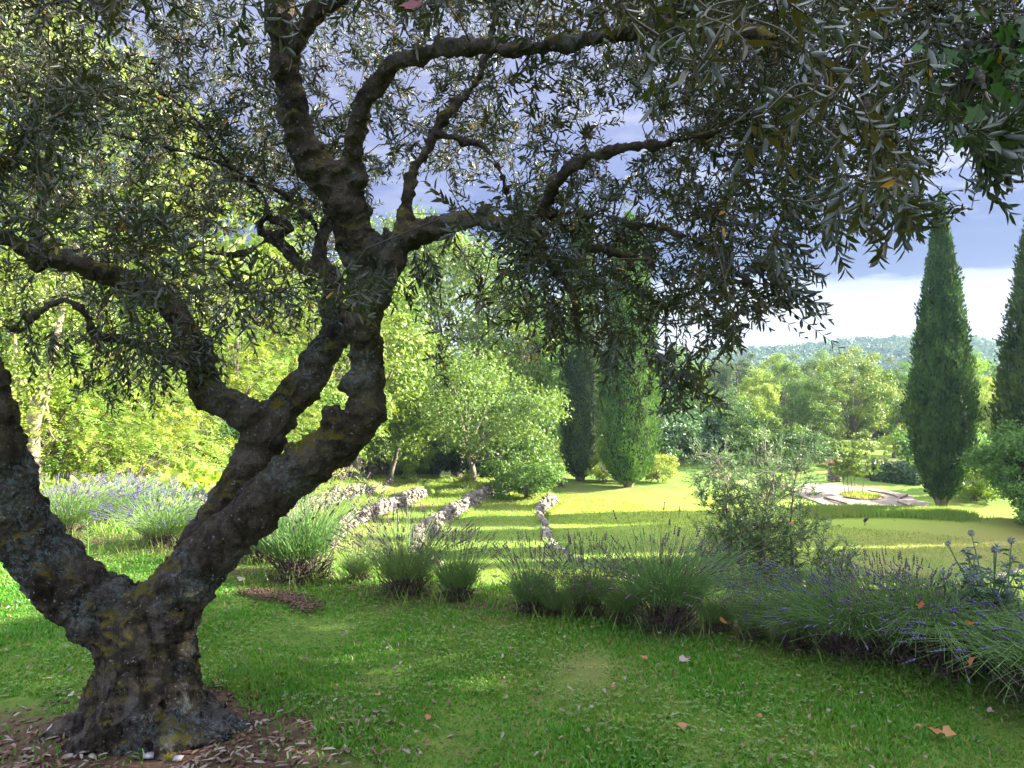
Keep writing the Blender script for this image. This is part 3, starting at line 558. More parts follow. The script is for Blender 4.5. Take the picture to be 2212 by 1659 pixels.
# ------------------------------------------------------------------ tree makers (local coordinates, base at 0)
def broad_meshes(name, seed, H, CR, z0, leaf, n_clump=90, per=150, mat='oak', trunk='trunk', tr=.16, squash=1.0, lobes=.25, narrow=.55, crad=.20, multi=1):
    g = rng_(seed); ml = MB(); mt = MB(); cz = (H + z0) / 2; hh = (H - z0) / 2
    d = rdir(g, n_clump); rr = g.uniform(.45, 1.0, n_clump) ** .6
    ph = g.uniform(0, 6.28, 6); lob = 1 + lobes * (np.sin(d[:, 0] * 3 + ph[0]) * np.sin(d[:, 1] * 3.3 + ph[1]) + .6 * np.sin(d[:, 2] * 5 + ph[2] + d[:, 0] * 4))
    c = d * rr[:, None] * lob[:, None] * np.array([CR, CR, hh]) ; c[:, 2] = c[:, 2] * squash + cz; c[:, 2] = np.clip(c[:, 2], z0 * .8 + .1, None)
    K = per; cr = CR * crad * g.uniform(.6, 1.25, n_clump)
    off = g.normal(size=(n_clump, K, 3)) * .5; ll = np.linalg.norm(off, axis=2, keepdims=True); off = off / np.maximum(ll, 1e-6) * np.minimum(ll, 1.15)
    p = c[:, None] + off * cr[:, None, None] * np.array([1.15, 1.15, .75])
    out = nrm(off * [1, 1, .8] + nrm(c - [0, 0, cz])[:, None] * .5); p = p.reshape(-1, 3); out = out.reshape(-1, 3)
    dd = nrm(rdir(g, len(p)) + out * .5 + [0, 0, -.25]); nn = nrm(rdir(g, len(p)) * .8 + out * .6 + [0, 0, .5])
    s = g.uniform(.65, 1.25, len(p)); leaf4(ml, p, dd, nn, leaf * s, leaf * s * narrow)
    for m_ in range(multi):
        bx = g.normal(size=2) * (.05 if multi == 1 else .22); tx = g.normal(size=2) * CR * (.12 if multi == 1 else .35)
        k1 = np.array([bx[0], bx[1], -.15]); top = np.array([tx[0], tx[1], H * .8])
        tp = [k1, k1 * .6 + top * .1 + [0, 0, z0 * .3], np.array([tx[0] * .3, tx[1] * .3, z0 + .1]), np.array([tx[0] * .7, tx[1] * .7, cz]), top]
        tube(mt, tp, [tr * 1.25, tr, tr * .8, tr * .5, tr * .12], 8, 4)
        sel = g.permutation(n_clump)[:28 // multi]
        for i in sel:
            q = c[i]; t = g.uniform(.0, .75); a = np.array([tx[0] * .5, tx[1] * .5, 0]) * t; a[2] = z0 * .85 + (q[2] - z0) * .45 * t
            a[2] = max(a[2], z0 * .6); tube(mt, [a, (a + q) / 2 + g.normal(size=3) * .06 * CR + [0, 0, .1], q], [tr * .42, tr * .22, tr * .06], 5, 3, cap=False)
    return mt.mesh(name + '_trunk', M[trunk], True), ml.mesh(name + '_crown', M[mat])
def tree(name, meshes, label, cat, x, y, sc=1, rz=0, group=None, z=None):
    r = thing(name, label, cat, (x, y, hz(x, y) if z is None else z), rz, sc, group); part('trunk', meshes[0], r); part('crown', meshes[1], r); return r

def plume(g, th, t, lob, H):
    n = int(26 * H); a = g.uniform(0, 6.283, n); b = g.uniform(0, 1, n); best = np.full(len(t), 9.0)
    for i in range(n):
        da = np.abs((th - a[i] + np.pi) % (2 * np.pi) - np.pi); best = np.minimum(best, np.hypot(da * 1.15, (t - b[i]) * H * .62))
    lob *= 1.13 - .46 * np.clip(best, 0, .7)
def cypress_meshes(seed, H, RM, n=15000, foot=.45, leaf=.22, mat='cyp', lean=0, low=.18, pw=1.25, qw=.8):
    g = rng_(seed); ml = MB(); mt = MB(); mk = MB()
    def prof(t): return RM * np.minimum(np.clip((t / low), 0, 1) ** .38, 1) * np.clip(1 - np.clip((t - low) / (1 - low), 0, 1) ** pw, 0, 1) ** qw + .02
    t = g.uniform(0, 1, int(n * 1.6)); keep = g.uniform(size=len(t)) < prof(t) / RM + .12; t = t[keep][:n]; k = len(t); th = g.uniform(0, 6.283, k)
    lob = 1 + .08 * np.sin(th * 5 + t * 23) + .07 * np.sin(th * 13 + 2.5 * np.sin(t * 19)) + .07 * np.sin(t * 60 + th * 4) * np.sin(th * 7 + t * 30); plume(g, th, t, lob, H); lob *= np.where(g.uniform(size=k) < .07, g.uniform(1.04, 1.2, k), 1)
    r = prof(t) * lob * g.uniform(.82, 1.04, k); z = foot + t * (H - foot)
    rad = np.stack([np.cos(th), np.sin(th), 0 * th], -1); p = rad * r[:, None]; p[:, 2] = z
    d = nrm(rad * .45 + [0, 0, 1.0] + g.normal(size=(k, 3)) * .28); nn = nrm(rad + g.normal(size=(k, 3)) * .6)
    s = g.uniform(.6, 1.3, k); leaf4(ml, p, d, nn, leaf * s, leaf * s * .42)
    # inner foliage mass
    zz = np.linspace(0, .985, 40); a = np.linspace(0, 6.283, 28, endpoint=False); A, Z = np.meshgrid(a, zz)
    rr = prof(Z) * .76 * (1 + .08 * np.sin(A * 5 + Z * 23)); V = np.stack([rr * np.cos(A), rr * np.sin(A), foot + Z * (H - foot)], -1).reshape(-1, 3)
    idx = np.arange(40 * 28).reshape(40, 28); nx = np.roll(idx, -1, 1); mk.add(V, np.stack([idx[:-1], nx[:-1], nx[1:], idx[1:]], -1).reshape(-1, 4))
    for q in range(7):
        a_ = q * .9; dv = np.array([math.cos(a_), math.sin(a_), 0]); tube(mt, [dv * .10 + [0, 0, -.1], dv * .12 + [0, 0, foot * .5], dv * RM * .35 + [0, 0, foot + .5], dv * RM * .55 + [0, 0, foot + 1.6]], [.11, .10, .07, .03], 7, 4)
    return mt.mesh('cyp_trunk', M['trunk'], True), ml.mesh('cyp_crown', M[mat]), mk.mesh('cyp_inner', M['cypk'], True)
def cypress(ms, label, u, base_v, zlev=None, x=None, y=None, sc=1, rz=0, tilt=(0, 0)):
    if x is None: q = G(u, base_v, -3.7); x, y = q[0], q[1]
    r = thing('cypress_tree', label, 'tree', (x, y, hz(x, y)), rz, sc); r.rotation_euler = (tilt[0], tilt[1], rz)
    part('trunk', ms[0], r); c = part('crown', ms[1], r); o = bpy.data.objects.new('inner_foliage', ms[2]); COL.objects.link(o); o.parent = c
    return r
CYA = cypress_meshes(31, 11.9, 1.10, 34000, .3, .15, low=.28, pw=1.05, qw=.88)
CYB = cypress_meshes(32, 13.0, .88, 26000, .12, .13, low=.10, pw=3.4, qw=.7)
CYC = cypress_meshes(33, 12.4, 1.2, 34000, .12, .13, low=.13, pw=3.2, qw=.7, mat='cyp_sunlit')
cypress(CYA, 'tall pointed cypress standing by the gravel circle, narrow dark cone against the clouds', 2035, 1100, tilt=(0, R(-.8)))
cypress(CYA, 'tall dark cypress cut off by the right edge of the photo', 2250, 1124, rz=2.1, sc=(1.22, 1.22, 1.1))
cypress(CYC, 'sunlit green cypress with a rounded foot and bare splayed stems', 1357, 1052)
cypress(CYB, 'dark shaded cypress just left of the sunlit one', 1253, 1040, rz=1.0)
# ------------------------------------------------------------------ trees shading the lawn from beyond the right edge
CYD = CYB
# ------------------------------------------------------------------ background woods
OAK = broad_meshes('oak', 41, 11.5, 4.6, 1.6, .21, 190, 190, 'oak', tr=.24, crad=.17)
OAK2 = broad_meshes('oaks', 42, 8.0, 3.2, 1.3, .17, 90, 230, 'oak', tr=.14, crad=.18)
MIDT = broad_meshes('mid', 43, 9.0, 3.0, 1.5, .17, 85, 300, 'mid', tr=.16)
LIMET = broad_meshes('lime', 44, 8.0, 2.6, 1.2, .17, 75, 280, 'lime', tr=.14)
DARKT = broad_meshes('dark', 45, 6.0, 2.6, .5, .17, 70, 240, 'dark', tr=.12)
PINET = broad_meshes('pine', 46, 10.0, 2.3, 2.0, .22, 60, 300, 'pine', tr=.17, narrow=.22, lobes=.35)
CHERRY = broad_meshes('cherry', 47, 4.7, 3.1, .85, .13, 95, 190, 'mid', tr=.11, lobes=.3, crad=.2)
BUSH = broad_meshes('bush', 48, 1.8, 1.3, .15, .12, 50, 110, 'lime', tr=.03, multi=4)
BUSHD = broad_meshes('bushd', 49, 1.6, 1.5, .1, .13, 50, 120, 'dark', tr=.03, multi=4)
BUSHR = broad_meshes('bushr', 52, 3.9, 1.9, .1, .11, 150, 200, 'mid', tr=.05, multi=4, crad=.18)
BUSHM = broad_meshes('bushm', 50, 2.2, 1.6, .1, .14, 60, 120, 'mid', tr=.03, multi=4)
def at(u, y): return ((u - CU) / F_PX * y, y)
x, y = at(985, 37); tree('oak_tree', OAK, 'large rounded light green oak behind the terraces left of the cypresses', 'tree', x, y, (1, 1, 1.12), .4)
x, y = at(880, 33.5); tree('oak_tree', OAK2, 'smaller oak spreading low over the left end of the terrace lawn', 'tree', x, y, .85, 1.4)
x, y = at(1130, 40); tree('broadleaf_tree', MIDT, 'mid green tree standing between the big oak and the dark cypress', 'tree', x, y, .95, .8)
x, y = at(1185, 44); tree('broadleaf_tree', LIMET, 'bright tree close behind the left of the two neighbouring cypresses', 'tree', x, y, 1.0, 2)
x, y = at(1075, 33); tree('broadleaf_tree', DARKT, 'dark low tree in the shade behind the small tree on the lawn', 'tree', x, y, .8, 2)
x, y = at(930, 34); tree('broadleaf_tree', DARKT, 'dark green thicket tree at the back of the shaded lawn', 'tree', x, y, .75, 0)
x, y = at(1027, 30); tree('cherry_tree', CHERRY, 'small tree with a dark straight trunk and tiered branches on the upper terrace', 'tree', x, y, (1.1, 1.1, 1.05), .2)
x, y = at(1150, 29.0); tree('broadleaf_shrub', BUSHM, 'leafy shrub drooping over the end of the curved stone wall', 'shrub', x - .2, y, .85, 2.2)
# right centre wood
WL = [
 (1440, 58, MIDT, .9, 'broadleaf_tree', 'mid green tree just right of the sunlit cypress'),
 (1500, 62, LIMET, .95, 'broadleaf_tree', 'light green tree above the dark bush behind the green field'),
 (1545, 66, PINET, 1.02, 'pine_tree', 'leftmost grey green pine of the wood, highest at the skyline left'),
 (1590, 60, PINET, .98, 'pine_tree', 'grey green pine beside the leftmost pine'),
 (1625, 52, LIMET, .80, 'broadleaf_tree', 'yellow green tree above the young olive tree'),
 (1660, 68, LIMET, 1.1, 'broadleaf_tree', 'tall yellow green tree in the middle of the wood skyline'),
 (1700, 58, MIDT, .85, 'broadleaf_tree', 'soft green tree left of the dense leafy tree'),
 (1725, 66, PINET, .97, 'pine_tree', 'pine in the middle of the wood under the distant ridge'),
 (1765, 70, MIDT, 1.0, 'broadleaf_tree', 'green tree behind the dense leafy tree'),
 (1800, 56, PINET, .86, 'pine_tree', 'pine close above the dense leafy tree'),
 (1845, 46, OAK2, .98, 'oak_tree', 'dense leafy tree in front of the wood behind the small gravel tree'),
 (1880, 60, LIMET, 1.0, 'broadleaf_tree', 'light green tree touching the left side of the pointed cypress'),
 (1920, 66, PINET, .95, 'pine_tree', 'pine just left of the pointed cypress'),
 (1760, 44, MIDT, .62, 'broadleaf_tree', 'low green tree behind the small roofed stone pillar'),
 (2090, 50, LIMET, .92, 'broadleaf_tree', 'pale yellow tree between the two right cypresses'),
 (2125, 62, MIDT, .95, 'broadleaf_tree', 'green tree behind the pale one between the right cypresses'),
 (2150, 44, LIMET, .72, 'broadleaf_tree', 'light low tree at the foot of the rightmost cypress'),
 (1560, 50, DARKT, .80, 'broadleaf_tree', 'dark rounded tree at the edge of the green field'),
 (1930, 48, MIDT, .72, 'broadleaf_tree', 'green tree peeking out left of the pointed cypress near the hedge'),
 (1400, 75, LIMET, 1.0, 'broadleaf_tree', 'bright tree far behind the sunlit cypress'),
 (1310, 70, MIDT, 1.0, 'broadleaf_tree', 'tree seen in the gap between the two neighbouring cypresses'),
 (2230, 60, PINET, 1.0, 'pine_tree', 'pine behind the cypress at the right edge'),
 (2010, 70, MIDT, 1.0, 'broadleaf_tree', 'tree hidden behind the pointed cypress'),
]
for i, (u, d, ms, s, nm, lab) in enumerate(WL):
    x, y = at(u, d); tree(nm, ms, lab, 'tree', x, y, s * .83, i * 1.37)
for i, (u, d, ms, s, lab) in enumerate([(1455, 44, BUSHD, 1.5, 'dark bush at the left edge of the green field'), (1510, 46, BUSHD, 1.7, 'dark bush behind the green field'), (1590, 46, BUSHM, 1.4, 'green bush behind the young olive tree'),
        (1650, 43, BUSHM, 1.3, 'green bush at the wood edge above the yellow flowers'), (1720, 42, BUSHD, 1.2, 'dark bush at the wood edge left of the roofed pillar'), (1418, 36.5, BUSH, .72, 'lime green bush beside the sunlit cypress'), (1302, 36.5, BUSH, .85, 'lime green bush between the two neighbouring cypresses'),
        (2110, 31, BUSH, 1.0, 'bright bush right of the pointed cypress'), (2160, 33, BUSHM, 1.0, 'green bush in front of the rightmost cypress'), (2245, 26.2, BUSHR, 1.0, 'dark dense shrub at the right edge under the cypress'), (880, 31, BUSH, .8, 'lime green shrub on the tall stone wall'),
        (2040, 38, BUSHM, 1.3, 'bush behind the foot of the pointed cypress'), (1990, 42, BUSH, 1.3, 'light bush behind the gravel circle'), (1240, 42, BUSH, 1.3, 'bush behind the dark cypress'), (1350, 46, BUSH, 1.4, 'bush behind the sunlit cypress')]):
    x, y = at(u, d); tree('shrub', ms, lab, 'shrub', x, y, s, i * 1.1)
# low hedge
def hedge():
    g = rng_(5); mb = MB(); x0, y0 = at(1885, 37); x1, y1 = at(1975, 36); n = 5200; t = g.uniform(0, 1, n); a = g.uniform(0, np.pi, n); r = g.uniform(.75, 1.05, n) * (1 + .12 * np.sin(t * 19))
    c = np.stack([x0 + (x1 - x0) * t, y0 + (y1 - y0) * t, np.zeros(n)], -1); p = c + np.stack([0 * a, np.cos(a) * .75 * r, np.sin(a) * .85 * r], -1); p[:, 0] += g.normal(size=n) * .06
    z = hz(x0, y0); p[:, 2] += z - .02; leaf4(mb, p, rdir(g, n) + [0, 0, -.2], rdir(g, n) * .6 + [0, -.5, .6], .16, .09)
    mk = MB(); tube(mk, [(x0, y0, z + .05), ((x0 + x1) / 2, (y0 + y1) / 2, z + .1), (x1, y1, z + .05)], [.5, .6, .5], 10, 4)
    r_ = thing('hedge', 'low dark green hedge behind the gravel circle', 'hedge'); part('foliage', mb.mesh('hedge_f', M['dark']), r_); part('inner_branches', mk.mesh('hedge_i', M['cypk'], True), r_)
hedge()
# distant forest on the ridge
def forest():
    g = rng_(6); mb = MB(); n = 2600; y = g.uniform(150, 520, n); x = y * g.uniform(.16, .80, n); m2 = 1100
    y = np.concatenate([y, g.uniform(80, 150, m2)]); x = np.concatenate([x, g.uniform(.12, .75, m2) * y[n:]])
    m3 = 1500; y = np.concatenate([y, g.uniform(560, 690, m3)]); x = np.concatenate([x, g.uniform(.0, .5, m3) * y[-m3:]])
    n = len(x); z = height(x, y, False); s = np.where(y > 540, 4.6, np.where(y > 150, 3.6, 3.0)) * g.uniform(.7, 1.35, n); K = 60
    d = rdir(g, n * K); d[:, 2] = np.abs(d[:, 2]) * .95 - .1; d = d.reshape(n, K, 3); c = np.stack([x, y, z + s * .75], -1)
    p = c[:, None] + d * s[:, None, None] * g.uniform(.75, 1.08, (n, K, 1)) * np.array([1, 1, 1.0]); p = p.reshape(-1, 3); dd = d.reshape(-1, 3); ss = np.repeat(s, K) * .42
    leaf4(mb, p, rdir(g, len(p)), dd + rdir(g, len(p)) * .5, ss, ss * .8)
    tag(mb.obj('distant_forest', M['forest']), 'hazy wooded ridge on the horizon behind the wood', 'forest', kind='stuff')
forest()

# ------------------------------------------------------------------ left thicket: pinnate-leaved trees
def frond_tree(seed, H, CR, z0, n_cl, per, mat, fl=.34, pairs=7, ll=.085, lw=.035, tr=.12, six=False):
    g = rng_(seed); ml = MB(); mt = MB(); cz = (H + z0) / 2; hh = (H - z0) / 2; d = rdir(g, n_cl); rr = g.uniform(.35, 1, n_cl) ** .55
    ph = g.uniform(0, 6, 3); lob = 1 + .28 * np.sin(d[:, 0] * 4 + ph[0]) * np.sin(d[:, 2] * 4 + ph[1]); c = d * (rr * lob)[:, None] * [CR, CR, hh] + [0, 0, cz]
    st = np.repeat(c, per, 0) + g.normal(size=(n_cl * per, 3)) * CR * .10; dd = nrm(rdir(g, len(st)) * [1, 1, .5] + np.repeat(nrm(c - [0, 0, cz]), per, 0) * .8)
    twigs(g, ml, mt, st, dd, g.uniform(.7, 1.2, len(st)) * fl, pairs, ll, lw, planar=True, droop=.35, ang=1.1, tr=.003, six=six)
    tube(mt, [(0, 0, -.1), (.05, 0, z0), (.1, .05, cz), (0, 0, H * .85)], [tr * 1.2, tr, tr * .6, tr * .15], 8, 4)
    for i in g.permutation(n_cl)[:30]:
        q = c[i]; a = np.array([.05, .02, max(.3, z0 * .9 + (q[2] - z0) * .35)]); tube(mt, [a, (a + q) / 2 + g.normal(size=3) * .15, q], [tr * .4, tr * .2, .008], 5, 3, cap=False)
    return mt.mesh('f_trunk', M['trunk'], True), ml.mesh('f_crown', M[mat])
FR1 = frond_tree(61, 7.0, 2.6, .6, 105, 24, 'ash')
FR2 = frond_tree(62, 4.2, 2.1, .2, 80, 24, 'ash', tr=.07)
FR3 = frond_tree(63, 2.4, 1.7, .05, 110, 14, 'ash', fl=.3, tr=.05)
LT = [(120, 17.5, FR1, 1.25, 'tall bright ash-like tree at the far left behind the pale trunk'), (-120, 15, FR1, 1.2, 'bright feathery tree cut off by the left edge'), (330, 19, FR1, 1.02, 'bright feathery tree behind the sagging olive twigs on the left'),
      (520, 21, FR1, 1.0, 'feathery tree seen between the two left olive limbs'), (680, 23, FR1, .95, 'feathery tree seen behind the upright olive limb'), (770, 27, OAK2, 1.0, 'yellow green oak just right of the upright olive limb'), (600, 27, LIMET, 1.15, 'yellow green tree high behind the olive crown'),
      (200, 14.0, FR2, .95, 'feathery young tree over the vine mound, left one'), (420, 15.5, FR2, .95, 'feathery young tree over the vine mound, right one'), (90, 11.8, FR3, .80, 'low feathery bush beside the pale trunk'), (290, 12.2, FR3, .72, 'low feathery bush right behind the vine mound'), (-60, 12.0, FR3, .9, 'low feathery bush at the left edge'),
      (600, 18, FR2, .85, 'feathery young tree behind the limb fork'), (660, 20.0, OAK2, .55, 'low oak between the two right olive limbs'), (40, 16, OAK, 1.0, 'high oak showing at the top left corner')]
for i, (u, d, ms, s, lab) in enumerate(LT):
    x, y = at(u, d); tree('feathery_tree' if ms in (FR1, FR2) else ('feathery_bush' if ms is FR3 else 'broadleaf_tree'), ms, lab, 'tree' if ms is not FR3 else 'shrub', x, y, s, i * .9)
x, y = at(545, 15.5); tree('broadleaf_tree', DARKT, 'small dark gap-filling tree added behind the silvery shrub', 'tree', x, y, .45, .9)  # dark filler tree put in to close the gap here
# pale double trunk at the left
def pale_tree():
    g = rng_(64); x, y = at(72, 11.0); z = hz(x, y); r = thing('pale_barked_tree', 'leaning tree with a pale sunlit double trunk at the left behind the lavender', 'tree', (x, y, z)); mb = MB()
    tube(mb, [(-.02, 0, -.1), (-.03, 0, .5), (-.01, 0, .95), (.12, 0, 1.35), (.22, .05, 1.8), (.3, .1, 2.3), (.28, .3, 2.8), (.2, .4, 3.3)], [.13, .105, .10, .10, .07, .05, .035, .015], 10, 5)
    tube(mb, [(-.16, .05, -.1), (-.18, .05, .6), (-.24, .05, 1.1), (-.3, .1, 1.7), (-.4, .2, 2.4)], [.11, .08, .06, .04, .015], 10, 5)
    tube(mb, [(.14, -.02, 1.3), (.26, -.1, 1.15), (.30, -.12, .85), (.42, -.15, .7), (.55, -.15, .72)], [.03, .02, .015, .012, .008], 6, 4)
    part('trunk', mb.mesh('pale_trunk', M['paletrunk'], True), r); ml = MB(); n = 5200; c = rdir(g, 60) * [1.0, 1.0, 1.2] * g.uniform(.4, 1, (60, 1)) + [.1, .1, 2.6]
    c[:12] = [.12, -.15, 1.65] + g.normal(size=(12, 3)) * .22
    p = c[g.integers(0, 60, n)] + g.normal(size=(n, 3)) * .16; leaf4(ml, p, rdir(g, n), rdir(g, n), .07, .035); part('crown', ml.mesh('pale_crown', M['oak']), r)
pale_tree()
# thin leaning tree by the tall wall
def lean_tree():
    x, y = at(842, 28.6); z = hz(x, y); r = thing('leaning_tree', 'thin leaning tree in front of the tall stone wall', 'tree', (x, y, z)); mb = MB(); g = rng_(65)
    tube(mb, [(0, 0, -.1), (.05, 0, .5), (.22, 0, 1.1), (.36, 0, 1.9), (.3, .2, 3.0)], [.12, .09, .075, .06, .03], 8, 4)
    for k in range(8): a = k * .8; tube(mb, [(.3, .05, 1.6 + .15 * k), (.3 + math.cos(a) * .6, .05 + math.sin(a) * .6, 2.1 + .15 * k), (.3 + math.cos(a) * 1.3, .05 + math.sin(a) * 1.3, 2.3 + .15 * k)], [.03, .02, .008], 5, 3)
    part('trunk', mb.mesh('lean_trunk', M['trunk'], True), r); ml = MB(); n = 9000; c = rdir(g, 70) * [1.7, 1.7, .9] * g.uniform(.4, 1, (70, 1)) + [.2, .2, 2.8]
    p = c[g.integers(0, 70, n)] + g.normal(size=(n, 3)) * .22; leaf4(ml, p, rdir(g, n), rdir(g, n) + [0, 0, .5], .15, .08); part('crown', ml.mesh('lean_crown', M['oak']), r)
lean_tree()

# trees standing beyond the right edge: their long shadows fall across the lawns
for (ms, x, y, s, rz, lab) in ((CYB, 20.5, 25.4, 1.0, .3, 'cypress beyond the right edge, far one'), (CYB, 22.5, 23.4, 1.0, 1.3, 'cypress beyond the right edge, middle one'), (CYA, 19.5, 21.6, .9, 2.3, 'cypress beyond the right edge, near one')):
    cypress(ms, lab, 0, 0, x=x, y=y, sc=s, rz=rz)
SHADE = broad_meshes('shade', 71, 7.5, 3.3, 1.8, .16, 240, 200, 'mid', tr=.2)
tree('broadleaf_tree', SHADE, 'spreading tree beyond the right edge that shades the near lawn', 'tree', 9.2, 3.4, 1.0, 0)
tree('broadleaf_tree', SHADE, 'second spreading tree beyond the right edge by the upper lawn', 'tree', 13.5, 7.6, .85, 1.9)
tree('broadleaf_tree', SHADE, 'spreading tree behind the camera on the upper lawn', 'tree', 8.0, -3.2, 1.0, 2.9)

tree('broadleaf_tree', SHADE, 'unseen spreading tree added behind the camera to block low sky light, left one', 'tree', -4.2, -6.0, 1.0, 1.1)  # added out of view, darkens the olive trunk and leaves facing the camera
tree('broadleaf_tree', SHADE, 'unseen spreading tree added behind the camera to block low sky light, right one', 'tree', 2.6, -7.4, 1.05, 4.1)  # second added blocker of the low sky behind the camera

# ------------------------------------------------------------------ lavender
def lav_meshes(seed, H=.5, W=.34, nst=300, fl=.5, dry=.3, base=.16, lean=(0, 0), nleaf=2600, long_=0, dome=None):
    dome = dome or H * .5
    g = rng_(seed); ms = MB(); ml = MB(); mf = MB(); md = MB(); mw = MB()
    a = g.uniform(0, 6.283, nst); s = np.sqrt(g.uniform(0, 1, nst)); p0 = np.stack([np.cos(a) * s * W * .55, np.sin(a) * s * W * .55, base + g.uniform(0, .08, nst)], -1)
    out = np.stack([np.cos(a), np.sin(a), 0 * a], -1); h = H * g.uniform(.7, 1.12, nst); h[:long_] *= 1.35
    p2 = p0 + out * (s * W * 1.15)[:, None] + np.array([lean[0], lean[1], 0]) * h[:, None] + g.normal(size=(nst, 3)) * .04; p2[:, 2] = h * (1 - .25 * s ** 2)
    p1 = (p0 + p2) / 2 + out * .02 + [0, 0, .05] + g.normal(size=(nst, 3)) * .015
    tubes3(ms, p0, p1, p2, .0016, .0011)
    k = g.uniform(size=nst) < fl; d = nrm(p2 - p1)
    for mb, sel in ((mf, k),):
        q = p2[sel]; dd = d[sel]; n = len(q)
        if n == 0: continue
        u = perp(dd); w = np.cross(dd, u); L = g.uniform(.035, .08, n)
        for j in range(4):
            c = q + dd * (L * (j * .27 - .1))[:, None]; rr = (.0084 * (1 - .14 * j) * g.uniform(.8, 1.25, n))[:, None]; hh = (L * .17)[:, None]
            V = np.stack([c - dd * hh, c + u * rr, c + w * rr, c - u * rr, c - w * rr, c + dd * hh], 1).reshape(-1, 3); b = (np.arange(n) * 6)[:, None, None]
            t = np.array([[0, 2, 1], [0, 3, 2], [0, 4, 3], [0, 1, 4], [5, 1, 2], [5, 2, 3], [5, 3, 4], [5, 4, 1]])[None]; mb.add(V, None, (t + b).reshape(-1, 3))
    # grey green needle leaves in a dome
    d = rdir(g, nleaf); d[:, 2] = np.abs(d[:, 2]); r = g.uniform(.45, 1, nleaf)[:, None]; p = d * r * [W * .92, W * .92, dome]; p[:, :2] *= (.55 + .9 * p[:, 2:] / dome).clip(.5, 1.1); p[:, 2] += base * .9
    p[:, :2] += np.array(lean) * .12; dl = nrm(d * .7 + [0, 0, .8] + g.normal(size=(nleaf, 3)) * .35); leaf4(ml, p, dl, rdir(g, nleaf), g.uniform(.04, .085, nleaf), .0055)
    # thinner grass-like blades at the skirt
    n = 160; a = g.uniform(0, 6.283, n); p = np.stack([np.cos(a) * W * .75, np.sin(a) * W * .75, g.uniform(.0, base, n)], -1) * np.array([1, 1, 1]) * [1, 1, 1]; p[:, :2] *= g.uniform(.4, 1.2, (n, 1)); leaf4(ml, p, np.stack([np.cos(a) * .6, np.sin(a) * .6, .9 + 0 * a], -1) + g.normal(size=(n, 3)) * .4, rdir(g, n), g.uniform(.05, .14, n), .005)
    # woody base
    n = 110; a = g.uniform(0, 6.283, n); s = g.uniform(.1, .9, n); q0 = np.stack([np.cos(a) * s * .07, np.sin(a) * s * .07, 0 * a - .02], -1); q2 = np.stack([np.cos(a) * s * W * .85, np.sin(a) * s * W * .85, base * g.uniform(.6, 1.5, n)], -1); tubes3(mw, q0, (q0 + q2) / 2 + g.normal(size=(n, 3)) * .03, q2, .008, .003, 4)
    n = 900; d = rdir(g, n); d[:, 2] = np.abs(d[:, 2]); p = d * g.uniform(.3, .95, (n, 1)) * [W * .8, W * .8, base * 1.25]; leaf4(mw, p, rdir(g, n) + [0, 0, -.3], rdir(g, n), g.uniform(.03, .07, n), .007)
    return dict(stems=ms.mesh('lav_stems', M['lavstem']), leaves=ml.mesh('lav_leaves', M['lavleaf']), flowers=mf.mesh('lav_fl', M['lavdry' if dry > .45 else 'lavfl']), woody_base=mw.mesh('lav_wood', M['wood']))
def lavender(ms, label, x, y, sc=1, rz=0, name='lavender_bush', z=None):
    r = thing(name, label, 'lavender', (x, y, hz(x, y) - .01 if z is None else z), rz, sc, 'lavender bushes in the curved row')
    for k, m in ms.items():
        if m:
            o = part(k, m, r)
            if k == 'flowers': o['kind'] = 'stuff'
LA = lav_meshes(81, .72, .33, 340, .62, .55, base=.17, dome=.27)
LB = lav_meshes(82, .64, .28, 280, .6, .6, base=.14, dome=.24)
LC = lav_meshes(83, .70, .36, 650, .2, .8, base=.24, lean=(.1, 0), long_=70)
LD = lav_meshes(84, .56, .42, 620, .24, .15, base=.2, lean=(-.25, 0), nleaf=3600)
LE = lav_meshes(85, .58, .45, 520, .6, 0, base=.15, lean=(.1, -.1), nleaf=3600)
LF = lav_meshes(86, .52, .52, 700, .15, .2, base=.26, lean=(.22, -.1), nleaf=3600)
ROW = [
 (LE, 120, 1165, .92, 'lavender bush with dense purple heads seen between the left limb and the trunk, far left'),
 (LE, 345, 1190, .85, 'purple flowering lavender bush in front of the vine mound'),
 (LE, 240, 1130, .80, 'lavender bush half buried in vine leaves'),
 (LA, 640, 1250, 1.2, 'wide lavender bush directly right of the olive trunk with many faded spikes'),
 (LB, 560, 1215, .95, 'small lavender clump partly behind the olive limb'),
 (LA, 872, 1285, .88, 'upright lavender bush with dark bare woody foot standing apart in the row'),
 (LB, 985, 1300, .66, 'small open lavender bush, second right of the olive limb'),
 (LB, 1150, 1325, .78, 'loose lavender bush in the middle of the row with brown twiggy foot'),
 (LB, 1275, 1335, .70, 'thin pale lavender bush left of the tallest green one'),
 (LC, 1445, 1365, .86, 'tallest green lavender bush with long flowerless stems and dark foot'),
 (LB, 1640, 1395, .5, 'small lavender clump in front of the young olive tree'),
 (LD, 1850, 1430, .86, 'broad lavender bush leaning left with purple spikes under the lawn edge'),
 (LF, 2060, 1470, .84, 'sprawling lavender bush with tangled stems spilling onto the lawn'),
 (LD, 2230, 1470, .9, 'lavender bush cut off by the right edge behind the thistle'),
 (LB, 770, 1258, .5, 'small lavender clump between the wide bush and the upright one'),
 (LA, 1205, 1338, .46, 'wispy lavender tuft right of the loose bush'),
 (LA, 1350, 1350, .5, 'lavender clump leaning against the left of the tallest green bush'), (LA, 1560, 1375, .42, 'lavender clump right against the tallest green bush'), (LD, 1735, 1412, .5, 'small leaning lavender clump left of the broad bush'), (LA, 1960, 1450, .75, 'lavender clump between the broad bush and the sprawling one'),
 (LF, 2330, 1560, .9, 'sprawling lavender bush outside the right corner'),
]
